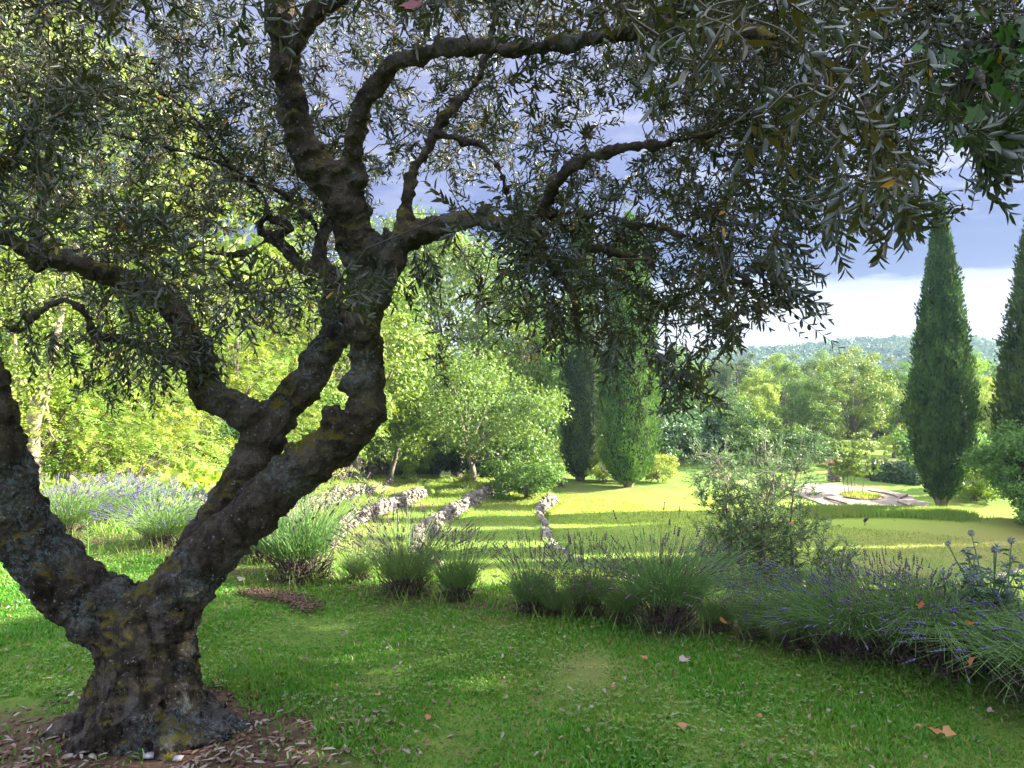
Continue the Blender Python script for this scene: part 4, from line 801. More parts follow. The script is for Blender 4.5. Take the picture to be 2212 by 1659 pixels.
for i, (ms, u, v, s, lab) in enumerate(ROW):
    q = G(u, v, 0.0); e = math.sin(i * 5.1); lavender(ms, lab, q[0], q[1] + .12, (s * (1 + .12 * e), s * (1 - .1 * e), s * (1 + .08 * math.sin(i * 3.3))), (i * 1.37 if ms not in (LC, LD, LF) else .25 * math.sin(i * 2.0)))

# ------------------------------------------------------------------ vine mound
def vine():
    g = rng_(91); x, y = at(330, 9.3); z = hz(x, y); r = thing('vine_mound', 'mound of broad bright vine leaves behind the purple lavender', 'vine', (x, y, z)); ml = MB(); mt = MB(); n = 2400
    d = rdir(g, n); d[:, 2] = np.abs(d[:, 2]); p = d * g.uniform(.6, 1.0, (n, 1)) * [1.55, 1.0, .62] * (1 + .18 * np.sin(d[:, :1] * 6)); K = len(p)
    dd = nrm(d * .6 + rdir(g, K) * .6 + [0, 0, -.3]); nn = nrm(d * .6 + [0, -.2, .8] + rdir(g, K) * .35); s = nrm(np.cross(dd, nn)); S = g.uniform(.05, .10, (K, 1))
    oct_ = [(0, 0), (.32, -.12), (.55, .25), (.38, .55), (.30, .9), (0, 1.1), (-.30, .9), (-.38, .55), (-.55, .25), (-.32, -.12)]
    V = np.stack([p + S * (a * s + b * dd) - (abs(a) * .25 * S) * np.cross(s, dd) for a, b in oct_], 1).reshape(-1, 3); b = (np.arange(K) * 10)[:, None, None]
    ml.add(V, (np.array([[0, 1, 2, 3], [0, 3, 4, 5], [0, 5, 6, 7], [0, 7, 8, 9]])[None] + b).reshape(-1, 4))
    m = 120; q = g.integers(0, K, m); tubes3(mt, p[q] * [.4, .4, .1], p[q] * .7 + [0, 0, .1], p[q], .006, .002, 4)
    part('leaves', ml.mesh('vine_l', M['vine']), r); part('stems', mt.mesh('vine_s', M['twig']), r)
vine()
# ------------------------------------------------------------------ young olive, silver shrub, yellow flowers, small gravel tree
def young_olive(name, label, x, y, H, W, seed, stems, mat='silver', leaf=(.05, .012), n=420, cat='tree', z0f=.35):
    g = rng_(seed); z = hz(x, y); r = thing(name, label, cat, (x, y, z)); mt = MB(); ml = MB(); tips = []
    for k in range(stems):
        a = k * 2.4 + g.normal() * .3; b = np.array([math.cos(a), math.sin(a), 0]) * W * .2; t = np.array([math.cos(a) * W * g.uniform(.25, .6), math.sin(a) * W * .4, H * g.uniform(.75, .95)])
        c, rr = catmull([b + [0, 0, -.1], b * 1.5 + [0, 0, H * .25] + g.normal(size=3) * .04, t * .6 + g.normal(size=3) * .05, t], [.017, .014, .010, .004], 6); tube(mt, c, rr, 7, 1)
        for i in range(5, len(c)): tips += [c[i]] * 2
    tips = np.array(tips); m = n; st = tips[g.integers(0, len(tips), m)]; tz = st[:, 2] / H
    p2 = st + rdir(g, m) * [W * .42, W * .42, H * .14] * (g.uniform(.3, 1.0, (m, 1))); p2[:, 2] = np.clip(p2[:, 2], H * z0f, None); tubes3(mt, st, (st + p2) / 2 + [0, 0, .03], p2, .004, .002, 4)
    dd = nrm((p2 - st) * 2 + [0, 0, .45] + rdir(g, m) * .5); stt = np.repeat(p2, 3, 0); d3 = nrm(np.repeat(dd, 3, 0) + rdir(g, 3 * m) * .6)
    twigs(g, ml, mt, stt - d3 * .05, d3, g.uniform(.14, .26, 3 * m), 8, leaf[0], leaf[1], droop=.05, ang=.65, six=False)
    part('trunk', mt.mesh(name + '_t', M['trunk'], True), r); part('crown', ml.mesh(name + '_c', M[mat]), r)
x, y = at(1650, 7.6); young_olive('young_olive_tree', 'young olive tree with thin stems and silvery crown behind the lavender row', x, y, 1.98, .86, 101, 5, n=580, z0f=.24, mat='olive2')
x, y = at(1505, 8.2); young_olive('young_olive_tree', 'low olive sapling on the left flank of the young olive tree', x, y, 1.25, .5, 102, 4, n=130, mat='olive2')
x, y = at(1800, 7.2); young_olive('young_olive_tree', 'small round olive sapling on the right flank of the young olive tree', x, y, 1.0, .38, 103, 3, n=100, mat='olive2')
x, y = at(500, 11.5); young_olive('silvery_shrub', 'silvery blue shrub seen through the olive fork, behind the vine', x, y, 1.3, 1.0, 104, 8, n=330, cat='shrub', z0f=.1)
x, y = at(1846, 32.5); young_olive('small_tree', 'small pale feathery tree standing in the gravel circle', x, y, 2.5, 1.5, 105, 5, mat='oak', leaf=(.13, .05), n=170)
x, y = at(1002, 28.5); young_olive('sapling', 'tiny pale sapling on the upper terrace lawn', x, y, .6, .45, 106, 3, mat='lime', leaf=(.07, .04), n=40, cat='sapling')
def santolina(label, u, d, W, seed):
    g = rng_(seed); x, y = at(u, d); z = hz(x, y); r = thing('yellow_flowering_shrub', label, 'shrub', (x, y, z), group='yellow flowering mounds under the young olive'); ml = MB(); mf = MB(); n = 2600
    dd = rdir(g, n); dd[:, 2] = np.abs(dd[:, 2]); leaf4(ml, dd * g.uniform(.5, 1, (n, 1)) * [W, W * .7, .86], dd + [0, 0, 1], rdir(g, n), .07, .012)
    k = 330; d2 = rdir(g, k); d2[:, 2] = np.abs(d2[:, 2]) + .15; c = nrm(d2) * [W * 1.05, W * .75, .98] * g.uniform(.9, 1.06, (k, 1)); rr = g.uniform(.020, .034, (k, 1)); V = [c - [0, 0, .008], c + [0, 0, .012]]; a = np.arange(6) * np.pi / 3
    for q in a: V.append(c + rr * [math.cos(q), math.sin(q), 0])
    V = np.stack(V, 1).reshape(-1, 3); t = np.array([[1, 2 + i, 2 + (i + 1) % 6] for i in range(6)] + [[0, 2 + (i + 1) % 6, 2 + i] for i in range(6)])[None]; mf.add(V, None, (t + (np.arange(k) * 8)[:, None, None]).reshape(-1, 3))
    tubes3(ml, c * .6, c * .8, c, .002, .0015)
    part('leaves', ml.mesh('san_l', M['lavleaf']), r); part('flowers', mf.mesh('san_f', M['yel']), r)['kind'] = 'stuff'
for i, (u, d, W, lab) in enumerate([(1560, 8.5, .55, 'yellow flowering mound left of the young olive stems'), (1690, 8.4, .6, 'yellow flowering mound right behind the young olive stems'), (1480, 8.8, .45, 'yellow flowering mound behind the tallest green lavender'), (1790, 8.6, .45, 'yellow flowering mound at the right, above the leaning lavender')]): santolina(lab, u, d, W, 110 + i)

# ------------------------------------------------------------------ thistle
def thistle():
    g = rng_(121); q = G(2120, 1460, 0); x, y = q[0], q[1] - .02; r = thing('globe_thistle', 'grey green thistle with round spiky heads at the right among the lavender', 'thistle', (x, y, hz(x, y))); ms = MB(); ml = MB(); heads = []
    for k in range(22):
        a = g.uniform(0, 6.28); H = g.uniform(.42, .76) * (1.0 if k else 1.05); b = np.array([0, 0, 0]); t = np.array([math.cos(a) * g.uniform(.03, .22), math.sin(a) * .15, H]); m = t * .5 + g.normal(size=3) * .03
        tube(ms, [b, m, t], [.006, .005, .003], 5, 4); heads.append((t, g.uniform(.013, .02) if k > 2 else .024))
        nn = 26; s = g.uniform(.12, .95, nn)[:, None]; p = bez(b[None], m[None], t[None], s); d = nrm(np.stack([np.cos(s[:, 0] * 40 + k), np.sin(s[:, 0] * 40 + k), .35 + 0 * s[:, 0]], -1)); leaf6(ml, p, d, rdir(g, nn) * .4 + [0, 0, 1], g.uniform(.035, .075, nn), g.uniform(.010, .018, nn), curl=.35)
        twigs(g, ml, None, p[::2], d[::2], .09, 5, .032, .009, planar=True, droop=.3)
    part('stems', ms.mesh('th_s', M['thistle'], True), r); part('leaves', ml.mesh('th_l', M['thistle']), r)
    for (c, rad) in heads:
        mh = MB(); n = 90; d = rdir(g, n); leaf4(mh, c + d * rad * .3, d, rdir(g, n), rad * .95, rad * .22); h = part('flower_head', mh.mesh('th_h', M['thead']), r)
thistle()

# ------------------------------------------------------------------ plane leaves at the top right corner
def plane_branch():
    g = rng_(131); r = thing('plane_branch', 'branch with bright lobed leaves hanging in at the top right corner', 'branch', P(2330, -50, 2.6)); o = np.array(r.location); ml = MB(); mt = MB()
    pts = [P(2420, -250, 2.8), P(2330, -50, 2.6), P(2240, 40, 2.5), P(2160, 100, 2.45), P(2100, 170, 2.4), P(2075, 240, 2.4)]; tube(mt, np.array(pts) - o, [.02, .016, .012, .009, .006, .003], 6, 4)
    c = np.array([P(g.normal() * 62 + 2150, g.normal() * 75 + 130, g.uniform(2.25, 2.6)) for _ in range(120)]) - o; K = len(c); dd = nrm(rdir(g, K) * .6 + [-.2, 0, -.7]); nn = nrm(rdir(g, K) * .6 + [0, -.7, .4]); s = nrm(np.cross(dd, nn)); S = g.uniform(.032, .06, (K, 1))
    oct_ = [(0, 0), (.42, .0), (.34, .3), (.75, .45), (.32, .62), (0, 1.15), (-.32, .62), (-.75, .45), (-.34, .3), (-.42, .0)]
    V = np.stack([c + S * (a * s + b * dd) for a, b in oct_], 1).reshape(-1, 3); ml.add(V, (np.array([[0, 1, 2, 3], [0, 3, 4, 5], [0, 5, 6, 7], [0, 7, 8, 9]])[None] + (np.arange(K) * 10)[:, None, None]).reshape(-1, 4))
    near = np.array(pts)[g.integers(2, 6, K)] - o; tubes3(mt, near, (near + c) / 2 + [0, 0, .02], c, .003, .0015, 4)
    part('stem', mt.mesh('pl_s', M['twig'], True), r); part('leaves', ml.mesh('pl_l', M['plane']), r)
plane_branch()

# ------------------------------------------------------------------ grass
def grass():
    g = rng_(141); n = 400000; y = 1.25 + (8.2 - 1.25) * g.uniform(0, 1, n) ** 1.25; x = (g.uniform(-1, 1, n)) * (.72 * y + .5)
    r = np.hypot(x - C0[0], y - C0[1]); k = r > 23.35
    bare = np.hypot((x + 1.72) * .8, (y - 3.0) * 1.1); k &= (bare > .82 + .25 * np.sin(x * 7) * np.sin(y * 9)) | (g.uniform(size=n) < .09)
    row = np.abs(r - 23.75) < .22; k &= (~row) | (g.uniform(size=n) < .45)
    pat = np.sin(x * 2.3 + 1) * np.sin(y * 2.9) + .6 * np.sin(x * 5.1 + y * 3.7); k &= g.uniform(size=n) < .87 + .12 * pat
    x, y = x[k], y[k]; pat = pat[k]; n = len(x); z = height(x, y); h = g.uniform(.011, .028, n) * (1 + .35 * pat) * np.where(g.uniform(size=n) < .02, 1.7, 1); w = g.uniform(.0022, .0042, n) * (1 + .12 * y)
    a = g.uniform(0, 6.283, n); ln = g.uniform(.2, 1.1, n); d = np.stack([np.cos(a), np.sin(a), 0 * a], -1); s = np.stack([-np.sin(a), np.cos(a), 0 * a], -1); p = np.stack([x, y, z - .004], -1); up = np.array([0, 0, 1.0])
    m = p + up * (h * .6)[:, None] + d * (h * .22 * ln)[:, None]; t = p + up * h[:, None] + d * (h * .8 * ln)[:, None]; W = w[:, None]
    V = np.stack([p - s * W, p + s * W, m + s * W * .8, m - s * W * .8, t], 1).reshape(-1, 3); b = (np.arange(n) * 5)[:, None]; mb = MB(); mb.add(V, np.array([[0, 1, 2, 3]]) + b, np.array([[3, 2, 4]]) + b)
    tag(mb.obj('lawn_grass', M['grass']), 'mown green grass of the shaded near lawn', 'grass', kind='stuff')
    # clover and plantain leaves low in the turf
    n = 16000; y = 1.3 + 6 * g.uniform(0, 1, n) ** 1.2; x = g.uniform(-1, 1, n) * (.72 * y + .4); r = np.hypot(x - C0[0], y - C0[1]); pat = np.sin(x * 3.3 + 2) * np.sin(y * 3.1 + 1); k = (r > 23.4) & (pat > -.1) & (np.hypot((x + 1.72) * .8, (y - 3.0) * 1.1) > .85); x, y = x[k], y[k]; n = len(x)
    p = np.stack([x, y, height(x, y) + g.uniform(.012, .035, n)], -1); mb = MB()
    for q in range(3):
        a = g.uniform(0, .5, n) + q * 2.09; leaf4(mb, p, np.stack([np.cos(a), np.sin(a), .15 + 0 * a], -1), np.array([[0, 0, 1.0]]) + g.normal(size=(n, 3)) * .2, g.uniform(.009, .018, n), g.uniform(.009, .014, n))
    tag(mb.obj('clover', M['clover']), 'clover leaves scattered through the near lawn', 'ground cover', kind='stuff')
    # terrace and stage turf
    n = 260000; th = g.uniform(140, 330, n); r = np.sqrt(g.uniform(0, 1, n)) * 24; x = C0[0] + r * np.cos(np.radians(th)); y = C0[1] + r * np.sin(np.radians(th)); k = (np.abs(x) < .75 * y) & (r < 23.4) & (y > 5.5)
    for rk in radii(th): k &= np.abs(r - rk) > .15
    x, y = x[k], y[k]; n = len(x); z = height(x, y); a = g.uniform(0, 6.283, n); d = np.stack([np.cos(a) * .6, np.sin(a) * .6, .9 + 0 * a], -1); mb = MB(); s = .6 + y * .04
    leaf4(mb, np.stack([x, y, z], -1), d, rdir(g, n) * [1, 1, .2], g.uniform(.03, .06, n) * s, g.uniform(.008, .014, n) * s)
    tag(mb.obj('terrace_grass', M['grass2']), 'short sunlit grass on the curved terraces', 'grass', kind='stuff')
    # tall wild grass before the gravel and under the trees
    n = 26000; t = g.uniform(0, 1, n); x0, y0 = at(1740, 28.0); x1, y1 = at(2080, 27.4); x = x0 + (x1 - x0) * t + g.normal(size=n) * .3; y = y0 + (y1 - y0) * t + g.normal(size=n) * .35 + .6 * np.sin(t * 3.1); z = height(x, y); mb = MB(); a = g.uniform(0, 6.28, n)
    leaf4(mb, np.stack([x, y, z], -1), np.stack([np.cos(a) * .3, np.sin(a) * .3, 1 + 0 * a], -1), rdir(g, n) * [1, 1, .1], g.uniform(.12, .36, n), .025)
    n = 9000; th = g.uniform(220, 275, n); r = 23.7 + g.normal(size=n) * .33; x = C0[0] + r * np.cos(np.radians(th)); y = C0[1] + r * np.sin(np.radians(th)); a = g.uniform(0, 6.28, n); k = g.uniform(size=n) < .35 + .6 * (np.sin(th * 9) > 0); x, y, a = x[k], y[k], a[k]; n = len(x)
    leaf4(mb, np.stack([x, y, height(x, y)], -1), np.stack([np.cos(a) * .45, np.sin(a) * .45, 1 + 0 * a], -1), rdir(g, n) * [1, 1, .1], g.uniform(.05, .2, n), .006)
    n = 30000; x = g.uniform(-14, -3.2, n); y = g.uniform(8.5, 24, n); k = (np.hypot(x - C0[0], y - C0[1]) > radii(np.degrees(np.arctan2(y - C0[1], x - C0[0])) % 360)[3] + 1.0) & (x < -.18 * y - 1.2); x, y = x[k], y[k]; n = len(x); a = g.uniform(0, 6.28, n)
    leaf4(mb, np.stack([x, y, height(x, y)], -1), np.stack([np.cos(a) * .4, np.sin(a) * .4, 1 + 0 * a], -1), rdir(g, n) * [1, 1, .1], g.uniform(.1, .35, n), .02)
    for k_, rk_ in enumerate((R4, R3, R2, R1)):
        n = 5200; th = g.uniform(ST[k_] - 2, 300, n); r = np.interp(th, TH, rk_) - .2 - np.abs(g.normal(size=n)) * .07; r = np.where(g.uniform(size=n) < .3, r + .42, r); x = C0[0] + r * np.cos(np.radians(th)); y = C0[1] + r * np.sin(np.radians(th)); a = g.uniform(0, 6.28, n); kk = np.sin(th * 2.1) + np.sin(th * 5.3) > -.6; x, y, a = x[kk], y[kk], a[kk]; n = len(x)
        leaf4(mb, np.stack([x, y, height(x, y)], -1), np.stack([np.cos(a) * .5, np.sin(a) * .5, 1 + 0 * a], -1), rdir(g, n) * [1, 1, .1], g.uniform(.06, .2, n), .018)
    tag(mb.obj('wild_grass', M['grass2']), 'taller unmown grass in front of the gravel, among the lavender and under the left trees', 'grass', kind='stuff')
grass()

# ------------------------------------------------------------------ litter, fallen leaves, soil, stones
def litter():
    g = rng_(151); n = 950; a = g.uniform(0, 6.283, n); r = np.abs(g.normal(size=n)) * .48 + .12; x = -1.5 + np.cos(a) * r * 1.5; y = 3.05 + np.sin(a) * r; z = height(x, y) + g.uniform(.004, .02, n); b = g.uniform(0, 6.283, n); mb = MB()
    leaf6(mb, np.stack([x, y, z], -1), np.stack([np.cos(b), np.sin(b), g.normal(size=n) * .15], -1), np.array([[0, 0, 1.0]]) + g.normal(size=(n, 3)) * .35, g.uniform(.03, .065, n), g.uniform(.009, .016, n))
    n = 900; y = g.uniform(1.4, 6.5, n); x = g.uniform(-1, 1, n) * .7 * y; k = np.hypot(x - C0[0], y - C0[1]) > 23.3; x, y = x[k], y[k]; n = len(x); b = g.uniform(0, 6.283, n)
    leaf6(mb, np.stack([x, y, height(x, y) + .035], -1), np.stack([np.cos(b), np.sin(b), g.normal(size=n) * .2], -1), np.array([[0, 0, 1.0]]) + g.normal(size=(n, 3)) * .4, g.uniform(.02, .05, n), g.uniform(.008, .018, n))
    tag(mb.obj('leaf_litter', M['litter']), 'small dry olive leaves strewn round the trunk and in the lawn', 'leaf litter', kind='stuff')
    mb = MB(); n = 650
    for i in range(n):
        a = g.uniform(0, 6.283); r = abs(g.normal()) * .42 + .2; x = -1.6 + math.cos(a) * r * 1.5; y = 3.0 + math.sin(a) * r; s = g.uniform(.006, .02); rock(mb, g, np.array([x, y, hz(x, y) + s * .15]), np.array([s, s, s * .7]))
    for (u, v, k) in ((545, 1283, 40), (590, 1287, 40), (640, 1300, 50), (665, 1312, 40), (620, 1290, 30)):
        for _ in range(k * 3): q = G(u + g.normal() * 18, v + g.normal() * 6, 0); s = g.uniform(.006, .022); rock(mb, g, q + [0, 0, s * .2 + .01], np.array([s, s, s * .7]))
    # scraped earth heaped round the olive foot
    for k in range(420):
        a = k * .55; r = .30 + g.uniform(0, .42); x = -1.6 + math.cos(a) * r * 1.15; y = 3.38 + math.sin(a) * r; s = g.uniform(.008, .024); rock(mb, g, np.array([x, y, hz(x, y) + .005]), np.array([s, s, s * .6]))
    tag(mb.obj('bare_soil', M['clod']), 'crumbly reddish soil round the olive foot and on the lawn', 'soil', kind='stuff')
litter()
LOBE = [(0, 0), (.35, -.05), (.30, .22), (.62, .30), (.30, .55), (0, 1.0), (-.30, .55), (-.62, .30), (-.30, .22), (-.35, -.05)]
def leaf_thing(u, v, size, mat, label, seed, z=0.03, lift=.3, on=None):
    g = rng_(seed); size *= .6; q = G(u, v, z) if on is None else P(u, v, on); mb = MB(); V = []
    for (a, b) in LOBE: V.append((a * size, (b - .45) * size, (a * a * lift * 1.2 + abs(b - .45) ** 2 * lift * g.uniform(.3, 1)) * size + g.normal() * .04 * size))
    mb.add(V, [[0, 1, 2, 3], [0, 3, 4, 5], [0, 5, 6, 7], [0, 7, 8, 9]]); o = mb.obj('fallen_leaf', M[mat], loc=q); o.rotation_euler = (g.normal() * .25 + (0 if on is None else 1.0), g.normal() * .25, g.uniform(0, 6.28)); tag(o, label, 'leaf', 'dry leaves fallen from the plane tree')
FL = [
 (1450, 1255, .10, 'dryleaf', 'small rust leaf caught at the right of the tallest green lavender foot'), (1390, 1420, .075, 'dryleaf', 'orange leaf on the lawn below the tallest green lavender'), (1478, 1425, .10, 'paleleaf', 'large curled brown grey leaf on the lawn below the lavender'),
 (1325, 1482, .05, 'dryleaf', 'dark crumpled small leaf left of the curled grey leaf'), (1455, 1545, .09, 'paleleaf', 'pale tan leaf in the middle of the near lawn'), (1475, 1570, .075, 'dryleaf', 'orange leaf touching the pale tan leaf'), (1725, 1460, .055, 'paleleaf', 'small tan leaf on the lawn below the leaning lavender'),
 (2020, 1580, .09, 'dryleaf', 'bright orange leaf at the lower right of the lawn'), (2050, 1583, .09, 'dryleaf', 'tan orange leaf overlapping the bright orange leaf'), (1982, 1567, .05, 'dryleaf', 'small rust leaf just left of the bright orange leaf'), (1860, 1625, .055, 'paleleaf', 'narrow white leaf near the bottom edge at the right'),
 (1690, 1598, .045, 'dryleaf', 'small orange leaf near the bottom, right of centre'), (925, 1550, .06, 'dryleaf', 'brown leaf on the lawn right of the trunk near the bottom'), (815, 1500, .05, 'dryleaf', 'small red brown leaf on the lawn right of the olive foot'), (700, 1365, .05, 'paleleaf', 'tan leaf on the sunlit patch of lawn'),
 (590, 1365, .05, 'paleleaf', 'pale leaf in the grass right of the trunk'), (865, 1348, .04, 'dryleaf', 'orange leaf in front of the upright lavender'), (520, 1252, .09, 'paleleaf', 'large pale leaf lying before the wide lavender bush'), (545, 1255, .07, 'dryleaf', 'orange edged leaf beside the large pale leaf'), (222, 1222, .08, 'paleleaf', 'tan leaf seen between the limbs in front of the lavender'),
 (155, 1500, .05, 'paleleaf', 'pale curled leaf on the grass left of the trunk'), (547, 1505, .07, 'dryleaf', 'upright rust leaf at the right of the olive foot'), (1780, 1395, .04, 'dryleaf', 'tiny rust leaf at the foot of the leaning lavender'), (1640, 1545, .04, 'dryleaf', 'tiny orange leaf in the right half of the near lawn'), (2140, 1535, .05, 'paleleaf', 'flat pale leaf near the right edge of the lawn'), (740, 1620, .06, 'paleleaf', 'white leaf at the bottom edge left of centre')]
for i, (u, v, s, m_, lab) in enumerate(FL): leaf_thing(u, v, s, m_, lab, 200 + i)
leaf_thing(1990, 1305, .07, 'dryleaf', 'rust red leaf caught on top of the leaning lavender', 301, on=3.45); leaf_thing(2095, 1345, .06, 'dryleaf', 'orange leaf caught in the sprawling lavender', 302, on=3.3); leaf_thing(1560, 1340, .08, 'dryleaf', 'rust leaf hanging in the lavender right of the tallest bush', 303, on=4.2); leaf_thing(2100, 1428, .08, 'dryleaf', 'brown leaf low in the sprawling lavender', 304, on=3.1); leaf_thing(1710, 1128, .06, 'dryleaf', 'tan leaf caught in the young olive tree', 305, on=6.2); leaf_thing(890, 10, .09, 'redleaf', 'dark red leaf hanging from the olive crown at the top edge', 306, on=1.9)
# white pebbles by the trunk
for i, (u, v, s, lab) in enumerate([(122, 1572, .05, 'flat grey stone left of the olive foot'), (322, 1632, .035, 'small white pebble in front of the olive foot'), (385, 1638, .03, 'white pebble at the front right of the olive foot'), (370, 1592, .03, 'round white pebble against the olive foot')]):
    g = rng_(320 + i); mb = MB(); q = G(u, v, .03); rock(mb, g, np.zeros(3), np.array([s * 1.4, s, s * .5])); tag(mb.obj('pebble', M['pebble'], loc=q, smooth=True), lab, 'pebble')

# ------------------------------------------------------------------ gravel circle, edging, pillar, bench, spotlight
def gravel():
    c = np.array([14.35, 31.9]); mb = MB(); n = 64; g = rng_(7); t = np.linspace(0, 2 * np.pi, n, endpoint=False); rr = [.01, 1.5, 2.8, 3.7]; V = []
    for k, r in enumerate(rr):
        w = 1 + (.06 * np.sin(t * 5) + .04 * np.sin(t * 11)) * (k == 3); V.append(np.stack([c[0] + r * w * np.cos(t) * .64, c[1] + r * w * np.sin(t), 0 * t], -1))
    V = np.concatenate(V); V[:, 2] = height(V[:, 0], V[:, 1]) + .035; idx = np.arange(len(V)).reshape(len(rr), n); nx = np.roll(idx, -1, 1); mb.add(V, np.stack([idx[:-1], idx[1:], nx[1:], nx[:-1]], -1).reshape(-1, 4)); tag(mb.obj('gravel', M['gravel']), kind='structure')
    mb = MB(); t = np.linspace(0, 2 * np.pi, 24, endpoint=False); V = np.stack([14.55 + .8 * np.cos(t), 32.0 + .8 * np.sin(t), 0 * t], -1); V = np.vstack([V, [[14.55, 32.0, 0]]]); V[:, 2] = height(V[:, 0], V[:, 1]) + .045; V[-1, 2] += .05; mb.add(V, None, [(24, i, (i + 1) % 24) for i in range(24)])
    a = g.uniform(0, 6.28, 900); r_ = .78 * np.sqrt(g.uniform(0, 1, 900)); X = 14.55 + r_ * np.cos(a); Y = 32.0 + r_ * np.sin(a); leaf4(mb, np.stack([X, Y, height(X, Y) + .05], -1), rdir(g, 900) * .5 + [0, 0, 1], rdir(g, 900), g.uniform(.06, .16, 900), .04)
    tag(mb.obj('planting_bed', M['grass2']), 'green planting bed round the small tree in the gravel', 'flower bed')
    # edging boards
    E = [((1940, 1088), (1990, 1105), 'straight dark edging board at the front of the gravel'), ((1945, 1080), (1960, 1072), 'short edging board at the right of the gravel'), ((1780, 1078), (1830, 1092), 'edging board at the left front of the gravel')]
    for (a, b, lab) in E:
        p = G(a[0], a[1], -3.7); q = G(b[0], b[1], -3.7); mb = MB(); d = q - p; L = np.linalg.norm(d[:2]); t = np.array([d[0], d[1], 0]) / L; nn = np.array([-t[1], t[0], 0]); rock_box(mb, p + [0, 0, .04], t, nn, L, .06, .07); tag(mb.obj('edging_board', M['timber']), lab, 'board', 'edging boards in the gravel circle')
    for (r, a0, a1, cx, cy, lab) in ((.85, 200, 340, 14.55, 32.0, 'curved dark edging round the bed of the small gravel tree, front half'), (.85, 20, 120, 14.55, 32.0, 'curved dark edging round the bed of the small gravel tree, back half'), (1.5, -30, 50, 14.6, 32.4, 'outer curved edging strip right of the small gravel tree')):
        mb = MB(); t = np.radians(np.linspace(a0, a1, 16)); V = []
        for tt in t:
            for (dr, dz) in ((-.035, 0), (.035, 0), (.035, .06), (-.035, .06)): X = cx + (r + dr) * math.cos(tt); Y = cy + (r + dr) * math.sin(tt); V.append((X, Y, hz(X, Y) + .03 + dz))
        i = np.arange(15)[:, None] * 4; q = np.concatenate([i + np.array([[a, (a + 1) % 4, (a + 1) % 4 + 4, a + 4]]) for a in range(4)]); mb.add(V, np.concatenate([q, [[0, 3, 2, 1], [60, 61, 62, 63]]])); tag(mb.obj('edging_strip', M['timber']), lab, 'edging', 'curved edging strips in the gravel circle')
def rock_box(mb, p, t, nn, L, w, h):
    up = np.array([0, 0, 1.0]); V = [p + t * a * L + nn * b * w / 2 + up * c * h for a in (0, 1) for b in (-1, 1) for c in (0, 1)]
    mb.add(V, [[0, 1, 3, 2], [4, 6, 7, 5], [0, 4, 5, 1], [2, 3, 7, 6], [1, 5, 7, 3], [0, 2, 6, 4]])
gravel()
def pillar():
    q = G(1802, 1043, -3.75); x, y = q[0], q[1]; z = hz(x, y); r = thing('roofed_pillar', 'small stone pillar with a red tiled cap beyond the gravel circle', 'pillar', (x, y, z)); g = rng_(8); mb = MB()
    zz = 0
    while zz < .55:
        h = g.uniform(.1, .15)
        for a in (-.16, 0, .16):
            for b in (-.16, .16): rock(mb, g, np.array([a, b, zz + h / 2]), np.array([.19, .2, h * 1.05]))
        zz += h * .95
    for sx in (-.17, .17): rock(mb, g, np.array([sx, 0, .68]), np.array([.13, .42, .3])); 
    rock(mb, g, np.array([0, .14, .68]), np.array([.3, .13, .3])); rock(mb, g, np.array([0, 0, .86]), np.array([.52, .48, .09])); part('masonry', mb.mesh('pm', M['stone']), r)
    mb = MB(); V = [(-.34, -.32, .90), (.34, -.32, .90), (.34, .32, .90), (-.34, .32, .90), (-.34, -.32, .94), (.34, -.32, .94), (.34, .32, .94), (-.34, .32, .94), (-.16, 0, 1.1), (.16, 0, 1.1)]
    mb.add(V, [[0, 3, 2, 1], [0, 1, 5, 4], [1, 2, 6, 5], [2, 3, 7, 6], [3, 0, 4, 7], [4, 5, 9, 8], [6, 7, 8, 9]], [[5, 6, 9], [7, 4, 8]]); part('roof', mb.mesh('pr', M['tile']), r)
    mb = MB(); X = np.array([1.0, 0, 0]); Y = np.array([0, 1.0, 0])
    for k in range(3): rock_box(mb, np.array([-.13, -.1, .56 + k * .08]), X, Y, .26, .12, .03)
    part('niche_shelves', mb.mesh('pn', M['timber']), r)
pillar()
def bench():
    q = G(1222, 1050, -3.7); x, y = q[0] - .55, q[1] - .2; z = hz(x, y); r = thing('plank_bench', 'low bench of weathered planks left of the dark cypress foot', 'bench', (x, y, z), .1); X = np.array([1.0, 0, 0]); Y = np.array([0, 1.0, 0]); mb = MB()
    for k in range(3): rock_box(mb, np.array([-.55, -.16 + k * .16, .34]), X, Y, 1.1, .14, .05)
    part('seat', mb.mesh('bs', M['timber']), r)
    for s in (-.42, .42): mb = MB(); rock_box(mb, np.array([s - .06, 0, -.03]), X, Y, .12, .38, .367); part('leg', mb.mesh('bl', M['timber']), r)
    mb = MB(); rock_box(mb, np.array([-.36, -.05, .1]), X, Y, .72, .05, .14); part('stretcher', mb.mesh('bst', M['timber']), r)
bench()
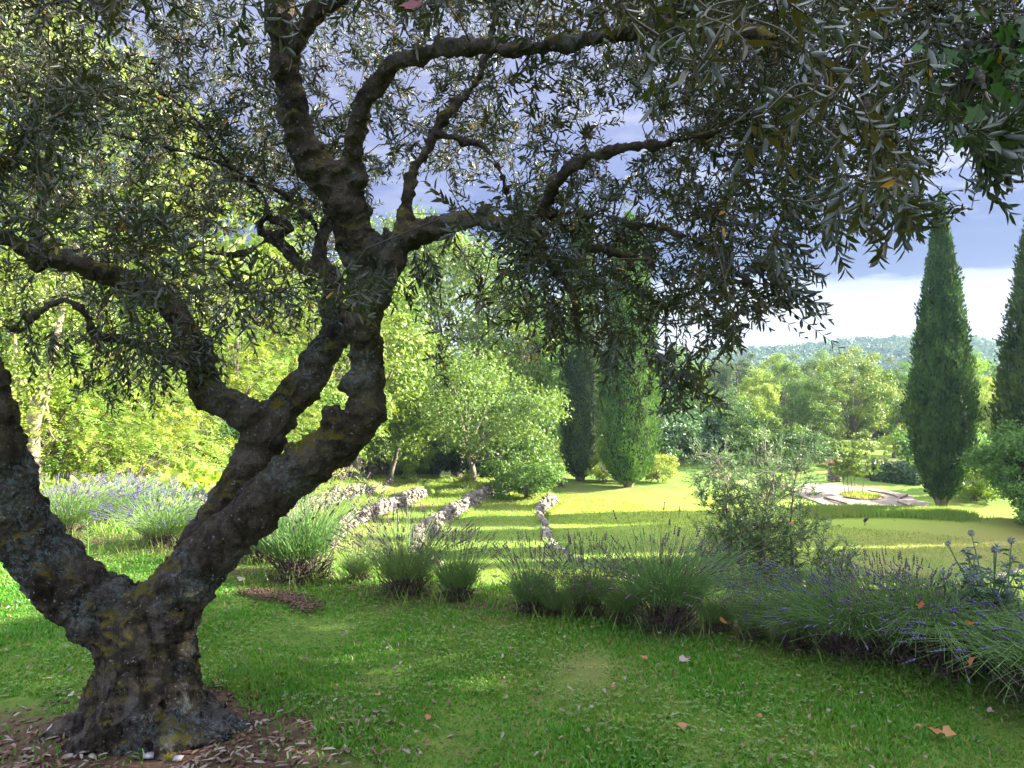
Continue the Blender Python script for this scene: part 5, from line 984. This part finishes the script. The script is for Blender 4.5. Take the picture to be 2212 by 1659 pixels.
def spot():
    q = G(1868, 1136, -3.7); r = thing('garden_spotlight', 'small black spotlight on a stake in the lawn before the gravel', 'lamp', (q[0], q[1], hz(q[0], q[1]))); mb = MB(); tube(mb, [(0, 0, -.05), (0, 0, .06), (0, 0, .14)], [.012, .012, .012], 8, 2); part('stake', mb.mesh('sps', M['metal'], True), r)
    mb = MB(); tube(mb, [(-.02, 0, .12), (0, -.01, .16), (.03, -.03, .22), (.05, -.05, .27)], [.045, .05, .055, .06], 12, 2); part('lamp_head', mb.mesh('sph', M['metal'], True), r)
spot()
def weed(label, u, v, h, seed, n=14, big=.09, up=False):
    g = rng_(seed); q = G(u, v, 0.0); r = thing('broadleaf_weed', label, 'weed', (q[0], q[1], hz(q[0], q[1]))); ms = MB(); ml = MB(); tube(ms, [(0, 0, -.02), (.01, 0, h * .5), (0, .01, h)], [.005, .004, .002], 5, 3)
    t = np.linspace(.1, 1, n); a = t * 30; p = np.stack([0 * t, 0 * t, t * h], -1); leaf6(ml, p, np.stack([np.cos(a), np.sin(a), .5 + .5 * t], -1), np.array([[0, 0, 1.0]]) + 0 * p, big * (1.1 - .5 * t), big * .25, curl=.3); part('stem', ms.mesh('ws', M['clover']), r); part('leaves', ml.mesh('wl', M['dark']), r)
weed('tall leafy weed seen in the fork beside the left limb', 188, 1240, .40, 401); weed('thin weed seedling between the two limbs at the fork', 322, 1270, .16, 402, 6, .03); weed('feathery green seedling growing against the olive foot', 340, 1585, .14, 403, 26, .025); weed('two leafed green seedling in front of the trunk', 305, 1650, .05, 404, 3, .06)
for i, (u, v, s, lab) in enumerate([(1090, 1330, .11, 'low rosette weed')]): pass

def haze():
    m, nt, N, L = new_mat("haze_air"); out = N.new('ShaderNodeOutputMaterial'); v = N.new('ShaderNodeVolumePrincipled'); v.inputs['Color'].default_value = (.50, .68, 1, 1); v.inputs['Density'].default_value = .0003; v.inputs['Anisotropy'].default_value = .2; L.new(v.outputs[0], out.inputs['Volume'])
    mb = MB(); V = [(x, y, z) for x in (-800, 830) for y in (-780, 860) for z in (-60, 34)]; mb.add(V, [[0, 1, 3, 2], [4, 6, 7, 5], [0, 4, 5, 1], [2, 3, 7, 6], [1, 5, 7, 3], [0, 2, 6, 4]]); tag(mb.obj('haze', m), kind='stuff')
haze()
